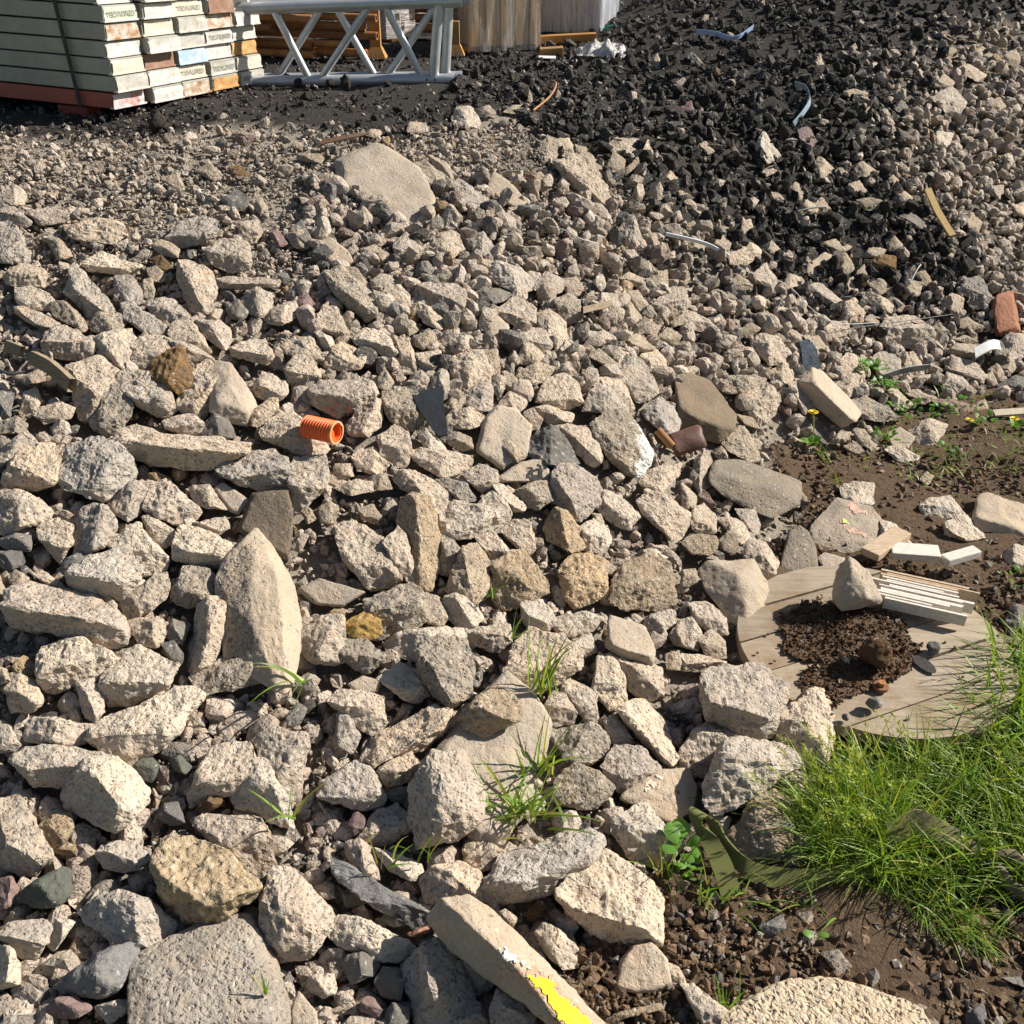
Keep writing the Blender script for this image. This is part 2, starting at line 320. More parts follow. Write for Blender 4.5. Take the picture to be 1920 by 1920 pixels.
STONE_DATA = """
D c 930,130 1000,60 1120,10 1220,40 1240,110 1200,150 1030,190 / 1000,120 1120,130 1190,110
D c 360,70 540,30 690,60 710,130 630,170 430,150
D c 0,60 60,45 130,120 160,230 150,280 -60,270
D w 465,280 570,220 800,300 740,335 620,345 500,320 / 560,300 700,310 @flat pale wedge # flat pale wedge of concrete lying level high on the left slope
D c 430,285 590,480 650,540 620,570 490,580 370,450 395,330 / 410,420 540,520 @pointed chunk # tall pointed concrete chunk leaning against the left slope above the white-faced stone
D c 640,350 740,350 800,440 800,500 750,520 650,490 660,430
D c 1000,260 1080,275 1190,340 1215,410 1170,570 1080,540 1030,460 995,340 / 1040,330 1110,480 @upright tapering chunk # upright tapering concrete chunk with broad top, left end of the flat sliver beside it
D c 1215,370 1300,355 1560,370 1560,410 1380,435 1250,425 / 1300,395 1480,395 @flat sliver # long thin flat sliver of concrete just right of the upright tapering chunk
D c 30,330 120,280 220,295 260,340 250,420 130,420 30,390
D w 85,415 180,410 270,450 310,510 280,550 130,530 95,480
D c 80,535 140,525 350,620 290,645 180,625 100,580
D n 290,500 370,490 450,560 495,650 460,665 290,570
D n 500,610 560,560 660,565 715,620 690,650 560,675 510,660 @speckled grey stone # dark speckled grey lump resting right on top of the white-faced stone
D w! 530,700 580,675 730,655 770,740 740,840 690,880 620,830 530,770 / 580,720 640,800 @white-faced stone # bright white pitted stone under the speckled grey lump at the left
D c 240,720 300,630 370,630 450,680 520,720 510,790 430,820 300,815 245,770
D c 690,510 750,500 880,600 940,640 930,690 820,670 710,600
D c 830,520 890,475 990,490 1060,580 1040,620 940,640 870,570
D c 945,640 1000,600 1080,610 1150,720 1190,780 1120,790 1040,700 950,690
D c 1100,600 1230,600 1290,650 1300,710 1270,770 1190,730 1120,660
D c 740,720 850,690 930,700 970,760 880,800 840,900 770,880 745,820
D c 930,700 1060,710 1180,800 1210,830 1060,860 1030,780
D b+ 840,870 900,800 1020,740 1070,860 1075,960 1000,1020 940,960 860,930 / 960,900 @dark brown stone # dark brown angular stone perched among pale chunks left of the slope
D c 1070,880 1160,830 1230,850 1240,960 1200,1060 1130,1170 1060,1140 1000,1090 1000,1020 1060,980
D s 1210,840 1300,860 1400,1000 1440,1080 1390,1180 1280,1165 1190,1110 1230,980 / 1215,1060 1380,1110 1290,960 @smooth pale face # upright chunk with a smooth pale lit face right of the dark brown stone
D c 370,860 480,820 570,810 660,890 620,980 560,1040 540,1150 480,1180 440,1130 470,1040 390,930
D c 630,970 700,880 820,890 930,970 1000,1100 930,1145 790,1095 740,1020
D n 590,1010 640,965 730,990 745,1100 720,1170 660,1250 600,1265 555,1210 560,1090
D c 910,1170 1000,1130 1090,1130 1140,1180 1110,1245 1000,1240 930,1200
D g 1130,1220 1200,1125 1290,1175 1320,1260 1220,1265 1150,1250
D c 630,1310 690,1215 780,1210 1000,1260 1390,1290 1410,1350 1320,1400 1150,1435 1010,1405 860,1420 650,1340 / 720,1280 1000,1320 1300,1340 @long beam-like chunk # long beam-like concrete chunk lying level left of the orange pipe
D c 1465,1230 1560,1130 1650,1130 1710,1180 1730,1250 1850,1320 1820,1350 1700,1355 1600,1290 1490,1270
D c 1410,1130 1490,1050 1560,1040 1560,1110 1460,1200 1420,1190
D c 1425,960 1480,890 1600,940 1615,1010 1560,1060 1440,1030
D c 1300,750 1430,710 1500,720 1545,800 1500,850 1420,830 1310,800
D c 1600,870 1660,805 1780,840 1800,920 1740,960 1620,955
D c 1590,740 1650,690 1760,700 1780,790 1830,830 1720,830 1610,790
D c 1755,620 1830,510 1900,560 1960,680 1920,710 1830,680
D s 1770,170 1860,140 1960,220 1985,280 1880,300 1820,240
D P 1730,1000 1790,945 1930,940 2060,950 2080,1020 1990,1110 1900,1140 1780,1090 / 1800,1010 1950,1030 @pink-stained chunk # chunk with a pink painted underside directly above the orange corrugated pipe
D g 1270,520 1340,485 1400,560 1370,600 1290,590
D c 1360,480 1440,420 1530,450 1545,540 1460,580 1390,560
D c 1480,600 1530,530 1660,490 1670,590 1580,630 1500,620
D c 105,1120 130,1010 200,980 235,1060 170,1150
D c 175,1130 240,1085 340,1060 420,1090 400,1150 250,1185
D n 0,1170 90,1140 160,1190 140,1240 -30,1240
D c -20,1350 60,1290 140,1225 215,1290 90,1380 -20,1430
D g -40,1000 80,1010 60,1150 20,1160 -40,1160
D c 90,930 250,860 250,950 150,970
D c 1150,200 1250,140 1390,170 1400,300 1290,340 1180,280
D c 850,180 930,140 1010,200 1000,250 900,235
D b 850,250 910,230 970,310 960,330 870,310
D c 820,310 880,300 945,350 910,390 850,380
D c 800,380 850,365 870,430 860,490 810,470
D c 250,140 330,140 410,240 330,260
D c 1340,50 1440,40 1480,110 1440,165 1350,150
D p 1500,110 1560,90 1620,170 1560,190
D c 1610,120 1680,80 1750,140 1730,200 1650,190
D p 1680,470 1730,450 1770,510 1720,540 1670,510
D g 1550,340 1600,330 1640,370 1600,400
E n -90,330 0,300 100,390 190,470 195,570 130,600 60,560 -60,430 / 20,440 130,520 @pitted grey block # dark pitted grey brick-shaped block in the middle of the slope
E c 10,300 90,310 170,420 160,450 60,390
E c 105,200 190,175 245,220 220,260 130,245
E c 290,180 360,105 430,180 400,230 310,250
E c 450,200 560,110 640,105 690,200 600,260 520,270
E c 720,130 800,100 860,190 870,260 800,240 750,200
E c 765,250 860,265 830,310 780,300
E g 895,240 990,250 1005,300 920,270
E w 800,330 870,270 1000,300 1090,370 1060,430 1000,450 880,400 820,370 @bright loaf-shaped chunk # bright loaf-shaped chunk lying on top of a dark grey slabby stone
E c 1070,400 1150,330 1250,370 1240,440 1180,460 1090,430
E g 755,450 800,410 970,450 900,500 830,530 765,530 @dark slabby stone # dark grey slabby stone wedged beneath the bright loaf-shaped chunk
E c 870,550 980,470 1080,530 1095,620 1020,650 930,610
E c 430,400 520,390 640,400 705,440 690,530 650,570 540,530 450,460 / 500,430 660,500
E c 240,420 300,375 380,460 390,520 310,520
E c 405,540 440,500 520,540 580,600 560,660 470,620
E c 60,700 130,650 230,650 320,790 290,830 190,790 90,740
E c -60,760 0,730 70,750 140,810 100,870 0,880 -100,860
E c 310,720 380,710 425,830 410,900 350,890
E c 400,690 500,660 520,740 460,765 415,740
E c 420,790 550,770 565,840 510,895 440,870
E c 590,820 690,790 790,770 850,880 820,940 740,960 700,985 640,920
E c 805,770 880,770 890,900 860,920 810,820
E s 810,620 880,580 940,640 920,730 850,720
E c 1005,680 1060,640 1140,650 1190,750 1140,790 1070,730
E c 1090,570 1170,540 1260,610 1275,700 1210,740 1150,680
E n 1190,480 1290,455 1350,500 1360,610 1290,630 1220,560
E c 1240,390 1310,350 1360,420 1340,470 1270,460
E c 1440,500 1470,450 1550,460 1570,530 1520,570 1450,560
E c 1580,510 1630,500 1690,590 1640,620 1600,580
E c 1610,440 1670,430 1740,540 1690,570 1640,510
E c 1755,510 1860,410 1930,420 1960,520 1880,580 1800,560
E c 1690,640 1740,595 1790,640 1770,690 1700,680
E c 990,830 1040,690 1080,740 1140,800 1100,840 1010,850
E n 980,920 1090,840 1200,870 1150,940 1060,970 1000,960
E c 1100,1060 1160,930 1260,900 1330,960 1355,1060 1290,1105 1180,1080
E c 890,1060 950,1000 1040,1050 1040,1090 990,1120 900,1090
E c 680,1010 840,930 860,1060 840,1110 760,1110 690,1070
E c 890,920 960,900 1015,970 1000,1010 930,1000
E c 1400,810 1450,760 1540,850 1590,870 1500,870
E c 1560,900 1640,810 1730,870 1780,1000 1720,1050 1660,1060 1600,960
E c 1680,800 1760,760 1830,830 1830,890 1760,910
E c 1450,930 1530,910 1600,980 1645,1090 1600,1120 1540,1030
E c 1360,1110 1400,1000 1460,960 1530,1010 1560,1100 1600,1130 1480,1120
E c 1690,1120 1790,1040 1870,1080 1915,1180 1880,1250 1800,1230
E W 1415,1190 1480,1130 1600,1120 1680,1180 1750,1360 1740,1400 1660,1480 1590,1470 1500,1380 1440,1270 / 1500,1290 1580,1390 1640,1300 @white-splashed boulder # big dark-pitted boulder splashed with white on its right face
E c 1240,1210 1290,1180 1400,1220 1450,1320 1460,1390 1420,1430 1330,1350 1260,1280
E s 810,1160 880,1090 980,1110 1060,1200 1035,1290 1040,1360 900,1430 770,1340 820,1250 @smooth beige slab # smooth beige slab standing tilted in the centre with a small chunk before it
E c+ 895,1300 930,1265 1035,1350 990,1400
E c 1020,1120 1080,1095 1130,1160 1110,1220 1050,1215
E c 1090,1090 1180,1080 1310,1130 1290,1180 1180,1200 1120,1150
E c 580,1170 620,1110 720,1090 800,1150 790,1190 710,1210 600,1200
E c 570,1090 620,1040 680,1070 670,1110 590,1130
E c 595,1280 660,1230 730,1260 740,1320 690,1345 620,1310
E w 420,1230 470,1195 560,1290 600,1340 550,1390 490,1350 @chunk with a slot # oblong pale chunk with a dark slot hole right of the orange pipe
E c 500,960 560,880 600,900 605,1030 560,1060 500,1000
E n 225,1010 330,970 440,1020 450,1180 390,1220 310,1190 250,1110
E c 200,920 250,880 300,950 260,1000 210,980
E c 40,1190 110,1080 200,1035 240,1090 220,1200 150,1250 60,1250
E c 210,1260 300,1200 370,1240 390,1330 370,1430 290,1420 220,1360
E c 60,1370 100,1330 180,1330 265,1410 220,1460 100,1450 70,1410
E c 1560,370 1620,330 1720,370 1700,430 1600,400
E c 1730,340 1830,320 1840,410 1770,430
E c 1690,120 1770,110 1815,220 1780,260 1720,210
E c 1560,90 1640,0 1690,130 1700,180 1620,170
E c 1350,670 1450,640 1540,690 1550,740 1440,730
E c 1600,690 1680,680 1760,760 1680,790 1620,760
E c 1780,700 1830,640 1910,690 1880,750
E c 1840,600 1920,570 1950,620 1860,640
E c 355,620 400,610 435,660 380,690
E g 840,960 890,950 915,1000 880,1050
E g 1000,1310 1180,1200 1250,1250 1330,1400 1250,1440 1120,1430
F B -30,930 60,915 160,960 290,1130 280,1200 200,1280 60,1240 -30,1180 / -10,1110 190,1190 @brown-grey square block # large square brown-grey block with a shaded lower edge above rusty scrap
F n 210,1000 250,920 400,910 470,930 450,980 340,1020
F c 345,1050 420,960 500,970 545,1050 520,1130 440,1200 390,1150
F s 300,1130 390,1150 440,1220 350,1190
F n 220,1290 270,1210 350,1200 390,1270 440,1390 380,1400 270,1340
F c 390,1250 450,1290 430,1330 390,1300
F s 660,960 740,880 800,910 1000,1110 960,1160 890,1195 780,1120 690,1030 / 740,960 930,1140 @slanting slab by the dandelion # long slanting grey slab just above the tall yellow dandelion
F c 590,960 660,950 690,1030 740,1090 680,1130 630,1060
F c 470,900 560,840 640,870 630,960 520,960
F c 380,860 420,840 510,850 470,890 400,895
F c 385,740 440,680 530,690 600,790 600,840 490,850 420,790
F c 540,660 620,650 700,700 690,740 650,755
F c 700,700 760,690 840,790 780,790 720,760
F c 775,640 830,600 920,610 940,660 870,710 790,690
F c 1100,640 1150,590 1300,580 1400,650 1400,740 1300,760 1200,750 1110,700 @broad pinkish boulder # broad pinkish boulder with dark lumps at its lower edge on the right slope
F c 1400,650 1440,600 1510,680 1500,720 1430,710
F c 1530,610 1600,585 1695,640 1620,660 1550,650
F c 1500,710 1560,670 1660,720 1620,735
F c 1450,500 1510,450 1580,480 1570,570 1500,585 1455,550
F n 1550,430 1600,370 1690,360 1735,470 1700,530 1640,540 1590,490 @round pitted boulder # round pitted grey boulder left of the red brick
F c 1755,740 1840,680 1920,680 1930,800 1870,830 1770,800
F c 1485,780 1540,730 1650,740 1650,800 1560,820
F c 1475,830 1520,805 1640,840 1700,910 1680,960 1570,910 1480,870 / 1490,870 1660,925
F c 1455,980 1490,885 1560,910 1630,1000 1560,1040 1470,1010
F g 1770,970 1870,910 1930,930 1930,985
F w 1780,830 1830,800 1890,850 1850,900 1790,870
F c 1730,870 1770,845 1820,910 1780,940
F c 1700,910 1740,890 1770,960 1720,980
F w 1060,820 1150,770 1220,810 1230,910 1190,960 1110,940
F c 1230,800 1300,780 1360,870 1350,930 1260,940
F c 870,850 930,780 990,820 1030,910 960,930 890,910
F c 850,960 940,905 1030,910 1000,1000 940,1030 870,990
F c 1150,1000 1200,980 1310,1090 1240,1100 1180,1060
F c 1250,1010 1320,990 1430,1040 1350,1080
F p 1410,1060 1450,1040 1630,1080 1650,1140 1500,1120 @flat purplish bar # flat purplish-grey bar of stone at the edge of the weeds
F c 1630,1080 1700,1050 1720,1110 1660,1150
F n 940,1060 1020,1030 1110,1060 1190,1130 1160,1170 1060,1160 980,1130
F c 1270,1220 1380,1160 1490,1190 1470,1240 1400,1310 1300,1300
F s 1150,1240 1220,1205 1305,1260 1260,1330 1170,1300
F w 1140,1330 1200,1300 1330,1370 1290,1420 1200,1395 @pale oval stone # pale oval stone lying on brown soil just outside the rubble edge
F c 960,1220 1020,1210 1110,1320 1080,1350 990,1300
F c 825,1290 880,1230 950,1230 910,1290
F g 740,1210 820,1300 760,1290
F n 900,1310 970,1285 1020,1340 950,1370
F s 690,390 700,290 800,220 850,250 790,340
F c 850,230 920,220 965,310 920,345 870,300
F c 540,400 600,340 680,370 680,430 580,470
F c 400,340 470,280 540,380 500,430 430,400
F c 240,220 340,160 430,200 430,250 360,290 270,290
F c 130,160 220,120 270,170 250,230 150,230
F c 0,160 60,130 130,170 110,220 0,210
F c 20,60 90,30 130,80 90,125 30,110
F c 300,70 340,25 390,60 380,110 330,115
F c 270,390 310,340 390,390 390,430 330,430
F c 720,400 780,390 910,500 900,560 820,520 740,460 / 740,430 860,510
F c 910,500 970,475 1030,560 1010,620 940,620
F c 1040,400 1110,370 1200,430 1180,480 1100,460
F c 1000,450 1060,440 1190,520 1170,560 1080,545
F c 1210,420 1250,370 1350,390 1330,460 1250,490
F c 1300,330 1370,320 1410,400 1400,440 1340,400
F c 990,250 1060,185 1150,200 1120,240 1040,250
F b 1000,290 1110,240 1200,240 1195,310 1100,310
F c 1140,150 1190,130 1250,190 1240,230 1160,210
F c 780,170 860,140 945,190 900,220 800,210
F c 480,220 490,140 570,230 520,240
F g 1220,10 1290,0 1370,40 1340,90 1260,70
F c 970,340 1020,290 1040,350 1000,390
F c 890,380 960,360 980,430 920,460
F c 1140,480 1200,475 1260,530 1220,560 1160,510
F c 1020,590 1060,565 1120,600 1090,650 1030,640
F c 410,580 480,550 560,640 510,670
F n 310,660 380,610 440,650 370,705 320,690
F c 0,560 80,560 140,600 240,690 200,700 100,650 0,640
C c 30,660 90,620 230,630 245,690 190,710 60,690
C c 45,750 70,675 125,720 120,770 60,775
C c 110,770 180,705 190,740 130,790
C w 710,660 750,590 820,700 770,735 720,700 / 745,690 @split pale block # split pale block with two bright faces standing in the dark asphalt heap
C p 900,590 950,570 990,640 960,690 915,650
C w 975,730 1005,700 1060,760 1050,810 1000,815
C c 1150,760 1190,725 1255,770 1220,800 1170,795
C c 1070,770 1110,740 1130,790 1090,835
C w 1510,650 1530,590 1605,600 1585,650 1560,675 @white cube-like stone # white cube-like stone among dark lumps on the right heap
C w 1610,310 1680,290 1750,340 1700,370 1640,330
C c 1120,410 1170,395 1220,420 1190,445 1130,440
C c 1170,470 1200,450 1230,480 1200,510
C w 1500,440 1600,390 1660,460 1610,540 1560,500
C c 1830,250 1880,220 1905,260 1890,300 1840,290
C c 450,650 490,635 525,680 500,700
C p 375,480 420,450 445,510 400,525
C w 240,280 270,240 300,310 275,325
C g 395,250 430,235 485,290 460,310
C w 305,790 330,770 375,815 350,835
C w 350,620 370,595 400,630 375,640
C w 1325,880 1370,855 1420,890 1400,940 1350,930
C c 1130,830 1180,810 1210,860 1170,890 1130,870
C c 850,860 890,820 925,850 920,900 870,910
C c 770,860 820,870 840,900 790,915
C w 640,1000 690,985 700,1040 660,1060
C c 890,960 940,900 990,930 980,990 920,1010
C c 960,920 1010,890 1050,940 1000,970
C c 1160,900 1230,890 1300,910 1270,950 1200,945
C c 1750,840 1830,830 1825,870 1790,890
C w 1870,930 1920,905 1930,980 1890,970
C c 1650,980 1690,955 1730,1000 1710,1050 1670,1040
C c 720,930 745,900 775,940 755,965
C c 530,1030 560,1015 640,1040 620,1070
C c 1300,820 1330,785 1360,810 1340,835
C w 740,770 790,745 815,775 760,795
C w 980,280 1000,240 1020,290 990,310
C c 1130,215 1160,195 1180,240 1150,265
C g 1330,490 1370,450 1400,480 1390,520
C c 1540,235 1600,210 1640,250 1580,265
C c 1690,230 1730,210 1760,240 1720,265
C c 1520,380 1560,330 1610,370 1570,410
C c 1750,460 1810,440 1840,480 1780,510
B s 435,930 530,880 690,822 800,880 910,955 925,1040 985,1110 990,1200 860,1275 640,1135 450,1010 @big flat slab # big smooth flat slab near the crest with dirt along its lower corner
B n 890,920 960,900 1070,990 1075,1040 1010,1050 920,990
B c 960,870 1060,910 1120,980 1090,1010 1000,930
B c 1095,1030 1140,1005 1290,1110 1330,1160 1250,1200 1160,1140 / 1180,1110
B s 1310,1050 1340,970 1440,1040 1520,1140 1470,1175 1350,1110
B w 1100,670 1130,605 1200,600 1260,680 1250,720 1130,710 @round pale crest stone # round pale stone sitting on the crest against the dark asphalt ground
B w 845,740 860,690 950,690 965,740 880,760
B w 610,760 650,720 710,740 690,780
B w 1385,630 1450,590 1530,580 1530,620 1450,640
B c 1240,620 1310,590 1350,640 1290,660
B n 1570,850 1640,760 1710,800 1690,890 1610,930
B w 1680,790 1750,760 1800,860 1720,880
B c 1660,900 1750,880 1830,880 1920,950 1990,1100 1980,1150 1920,1180 1850,1080 1790,970 1690,950 / 1720,930 1860,1010 1940,1130 @long bent slab # long bent concrete slab running down the slope below the dark heap
B c 1790,810 1860,830 1960,960 1920,950 1820,870
B c 1330,1190 1370,1150 1420,1210 1380,1270
B c 1420,1170 1470,1160 1490,1240 1430,1250
B c 235,870 320,840 380,890 360,920 250,900
B c 380,990 430,970 440,1030 390,1060
B c 330,1140 390,1110 410,1150 370,1180
B c 1550,1010 1600,960 1650,1030 1620,1100
B c 1690,1040 1750,1010 1790,1030 1740,1055
B g 200,1290 260,1240 330,1380 260,1410
A c -40,1060 80,1040 150,1090 130,1150 -40,1170
A c -40,1180 80,1160 180,1250 150,1280 -40,1230
A c 165,1200 280,1160 390,1200 370,1250 230,1270
A g 1250,1120 1330,1060 1400,1110 1390,1180 1290,1190
A c 900,1010 1000,970 1040,1060 1020,1080
A b 1290,940 1350,930 1430,1000 1320,980
A c 1410,1130 1470,1110 1510,1170 1460,1210
A c 1090,960 1180,920 1250,980 1200,1020
G c 20,180 50,80 150,10 290,-45 350,-10 345,80 300,190 190,240 30,220
G w 340,170 370,30 430,-40 560,-60 700,10 755,110 740,190 620,285 500,280 380,230 @big chalky boulder # big chalky boulder below the left end of the long beam-like chunk
G c 820,290 870,210 930,170 1000,220 1120,340 1090,410 1000,440 870,380 820,350
G c 610,340 720,200 800,190 820,260 790,370 720,410 660,380
G c -40,250 80,240 220,290 310,370 220,430 40,490 -40,430
G c 215,430 330,390 400,440 410,530 340,650 280,600 220,510
G c 410,400 470,340 560,310 640,380 660,450 610,540 530,580 420,590
G g 320,700 380,620 530,540 520,590 400,690 340,715
G w 390,700 560,580 700,560 790,650 780,740 660,860 560,820 440,830 390,770 / 480,720 640,760
G w 600,550 780,420 830,480 940,620 930,680 800,710 760,610 690,560
G c 800,390 850,385 1020,490 920,570 850,510
G w 975,530 1030,440 1140,460 1360,560 1330,620 1230,680 1120,650 980,620
G c 1090,420 1270,380 1300,450 1220,490 1120,460
G n 965,820 1030,670 1160,670 1200,720 1195,830 1110,890 1000,880
G c 665,950 730,830 860,710 940,700 960,760 940,850 850,920 740,965
G c 20,890 90,800 200,780 380,830 540,830 620,940 710,1020 680,1100 620,1120 470,1040 200,1020 80,1000 / 90,900 300,930 500,960 @long dark-bellied chunk # long lumpy concrete chunk with deep shadow below at the left edge
G c 700,990 780,960 920,950 940,1030 890,1120 790,1110
G w 555,820 610,815 660,880 655,940 620,940
G c 1120,900 1160,845 1290,850 1320,870 1280,1000 1220,1190 1100,1280 1040,1220 1090,1000 / 1190,950 1150,1150 @upright gnarled chunk # upright gnarled concrete chunk against the left edge of the tall rounded slab
G S 1230,750 1270,660 1370,570 1440,490 1530,580 1640,780 1680,1000 1650,1260 1590,1350 1520,1300 1450,1170 1270,1170 1290,900 1230,840 / 1425,620 1400,850 1420,1000 1500,1200 1560,700 1600,1150 @tall rounded slab # tall slab with smooth lit rounded face and rough dark left edge
G B 1340,460 1410,270 1610,250 1640,400 1610,620 1560,590 1440,470 1370,470
G c 1230,140 1270,60 1380,20 1540,10 1640,110 1640,210 1480,250 1350,200
G c 1630,200 1650,60 1830,50 1840,200 1760,300 1680,370 1640,350
G c 1060,220 1180,210 1240,290 1280,350 1160,340 1100,310
G s 1210,230 1260,200 1400,300 1340,370 1290,350
G c 1690,360 1740,335 1780,400 1730,430
G T 1790,330 1850,300 1910,360 1880,430 1800,420
G c 1630,560 1700,480 1740,490 1690,590
G s 1690,800 1800,740 1930,790 2040,810 1920,890 1780,880
G c 1690,1050 1780,960 1920,950 1930,1200 1850,1220 1740,1190 1690,1140
G w 240,1110 400,1080 560,1120 650,1190 600,1260 540,1300 440,1330 290,1390 220,1310 215,1200
G c 430,1320 530,1300 580,1420 590,1480 530,1540 460,1490
G w 570,1330 650,1170 740,1120 860,1150 950,1220 1010,1230 960,1330 860,1370 740,1440 620,1440
G c 30,1350 110,1280 180,1310 250,1420 180,1480 60,1490
G c -30,1230 40,1240 60,1310 -20,1340
G n 1080,1290 1230,1190 1440,1165 1520,1230 1480,1310 1370,1330 1160,1390
G c -30,660 50,830 -30,880
G c 40,720 90,685 170,740 80,800
G w 160,700 260,695 380,790 280,780
G g 920,1060 970,960 1070,990 1030,1110
G g 900,1100 980,1090 1030,1150 1020,1220 960,1200
G g -30,580 120,580 140,650 60,690 -30,650
G g -30,520 90,480 180,490 170,580 60,575
H T 320,400 330,290 400,255 490,290 530,400 565,560 540,720 490,800 420,770 420,640 360,500 330,440 / 420,310 450,500 440,700 @tall standing brown chunk # tall narrow brown chunk standing upright near the centre with a sharp lit ridge
H c+ 240,540 320,450 380,530 420,700 410,760 360,750 290,660 @leaf-shaped stone # leaf-shaped stone leaning against the left of the tall standing brown chunk
H c -30,440 80,425 190,470 240,530 250,600 350,740 320,770 150,800 100,700 0,600
H w 545,370 640,305 800,320 890,380 860,460 740,500 630,510 560,470 @pale loaf near centre # pale smooth loaf of concrete right of the tall standing brown chunk
H c 770,310 850,240 920,290 960,370 930,440 870,460 880,370
H c 840,190 920,210 1030,320 1030,350 960,360 880,270
H c 680,150 770,90 870,130 880,200 830,240 790,260 720,200
H K 880,170 1020,80 1130,60 1140,130 1180,190 1040,180 920,190 @black-patched stone # smooth pale stone with one black tar patch on its right end
H n 985,240 1080,195 1180,190 1190,290 1110,345 1040,330
H c 1185,200 1200,100 1300,95 1400,150 1470,230 1440,310 1340,410 1260,350 1200,310 / 1215,180 1300,300 @five-sided boulder # big five-sided boulder with a flat pitted face just below the smooth beige slab
H c 1450,350 1480,240 1560,270 1680,380 1620,460 1520,430
H c 1670,300 1720,230 1800,260 1960,360 1950,420 1880,540 1830,500 1700,370
H c 1670,170 1780,110 1900,90 1890,160 1800,255 1700,220
H T 1135,450 1200,340 1280,360 1360,470 1360,560 1290,580 1160,520
H w 1350,440 1420,400 1500,440 1515,540 1440,590 1360,570
H c 895,470 960,410 1060,410 1090,560 1050,620 980,550
H c 740,500 860,465 940,580 930,630 850,620
H n 560,490 620,510 680,570 680,650 600,720 550,700
H n 590,800 680,560 760,535 850,640 820,790 760,880 640,820
H T 830,800 860,660 940,590 1020,570 1060,680 1160,760 1160,810 1060,820 1000,890 880,900 / 950,700 1050,780 @gnarled tan lump # gnarled tan lump with ragged broken edges in the centre
H w 1010,880 1060,820 1130,850 1210,960 1160,1020 1030,1000
H T 1215,690 1290,610 1390,590 1470,640 1480,800 1410,870 1300,910 1250,830
H T 1520,870 1530,740 1600,650 1760,600 1850,640 1840,750 1870,860 1780,910 1680,890 1570,905 / 1600,780 1720,740 @broad yellowish boulder # broad yellowish pitted boulder left of the block with a lit right side
H c 1470,610 1550,680 1540,730 1480,700
H w 570,840 650,820 740,860 800,960 740,1000 640,1010 600,950
H n 120,860 250,800 380,770 460,790 480,960 370,1040 250,1060 170,1060 130,930
H c 470,810 540,840 610,950 560,1000 470,980
H y+ 25,980 130,920 210,970 225,1050 150,1085 30,1050 / 140,980 @yellow ochre stone # small yellow ochre stone with flat facets, centre left
H w 235,1090 370,1030 550,1010 690,1020 720,1070 560,1060 450,1120 420,1210 260,1130
H n+ 420,1170 450,1110 560,1060 700,1080 740,1240 730,1370 650,1440 520,1400 470,1290 / 450,1180 540,1320
H c 690,1040 850,990 950,980 960,1090 860,1160 740,1110
H c 920,1270 970,1130 1060,1020 1190,1040 1350,1150 1360,1220 1220,1330 1060,1390 940,1340 / 1000,1270 1180,1230 @round-topped boulder # large round-topped boulder with grass blades sprouting at its foot
H w 1190,1000 1230,950 1400,920 1480,960 1430,1020 1330,1070 1250,1050
H c 1300,1080 1400,1045 1440,1140 1370,1180 1320,1130
H s+ 1490,1120 1520,950 1700,1010 1760,1140 1740,1210 1580,1180 / 1510,1100 1600,1140 1730,1170 @smooth wedge # smooth four-sided wedge on top of white-crusted rough concrete
H w 1410,1330 1450,1150 1510,1150 1590,1290 1600,1400 1500,1440 1420,1390
H c 1520,1180 1740,1210 1800,1240 1800,1380 1700,1430 1620,1360
H c 1700,1000 1740,940 1860,910 1880,980 1820,1030 1750,1030
H c 1840,1050 1910,970 1960,1060 1940,1120 1870,1110
H c 1820,1160 1900,1140 1920,1250 1830,1250
H n -20,1060 100,1055 220,1150 230,1190 150,1270 60,1250 -20,1150
H w 205,1300 330,1205 430,1260 490,1390 420,1440 330,1400
H s 40,1330 120,1285 210,1310 200,1370 100,1385
H c 300,190 340,130 430,130 600,240 630,300 540,370 500,290 400,240
H n 530,180 600,165 700,200 755,290 680,310 610,250
H c 390,30 450,0 600,60 740,40 730,120 560,165 450,90
H c 60,50 170,10 260,100 200,150 90,130
H c -40,90 60,90 70,160 -40,190
H c 150,160 250,140 290,230 200,240
H c -40,220 80,180 170,190 180,240 50,270
H T 90,340 180,320 225,380 190,430 110,400
H c 1400,360 1460,370 1480,430 1420,400
H c 1230,1380 1270,1290 1370,1330 1420,1420 1330,1470
I R 165,160 200,80 330,75 640,190 640,320 490,385 330,320 240,270 170,200 / 200,140 350,190 560,250 @long rounded kerb block # long rounded dark grey kerb block beside the brown soil
I c 600,180 700,280 700,320 620,340 640,250
I c 45,180 60,80 120,10 160,80 150,220 100,260
I c -10,190 80,270 70,330 -10,360
I c 40,430 60,350 120,310 185,390 190,480 90,490
I T -10,530 60,490 180,495 200,540 160,600 50,600 @flat oval tan stone # flat oval tan stone like a bread roll near the grey block
I n 205,520 260,465 310,490 310,570 280,600 220,570
I c 195,400 250,380 340,420 380,500 330,550 270,460
I c 330,580 390,510 470,530 550,650 520,700 440,720
I c 290,340 400,350 440,420 420,490 350,440
I s 105,690 150,650 390,640 440,730 510,830 450,920 360,1030 270,960 140,800 / 350,860 390,740 300,700 @block with lit right side # large smooth grey block with a brightly lit right side touching the reel disc
I c 25,870 130,870 240,950 250,1040 170,1050 90,990
I c -10,970 50,950 110,1050 90,1140 -10,1120
I c 90,1080 160,1020 240,1090 250,1180 140,1190
I R 560,650 600,480 660,450 700,480 740,560 760,720 680,750 580,700
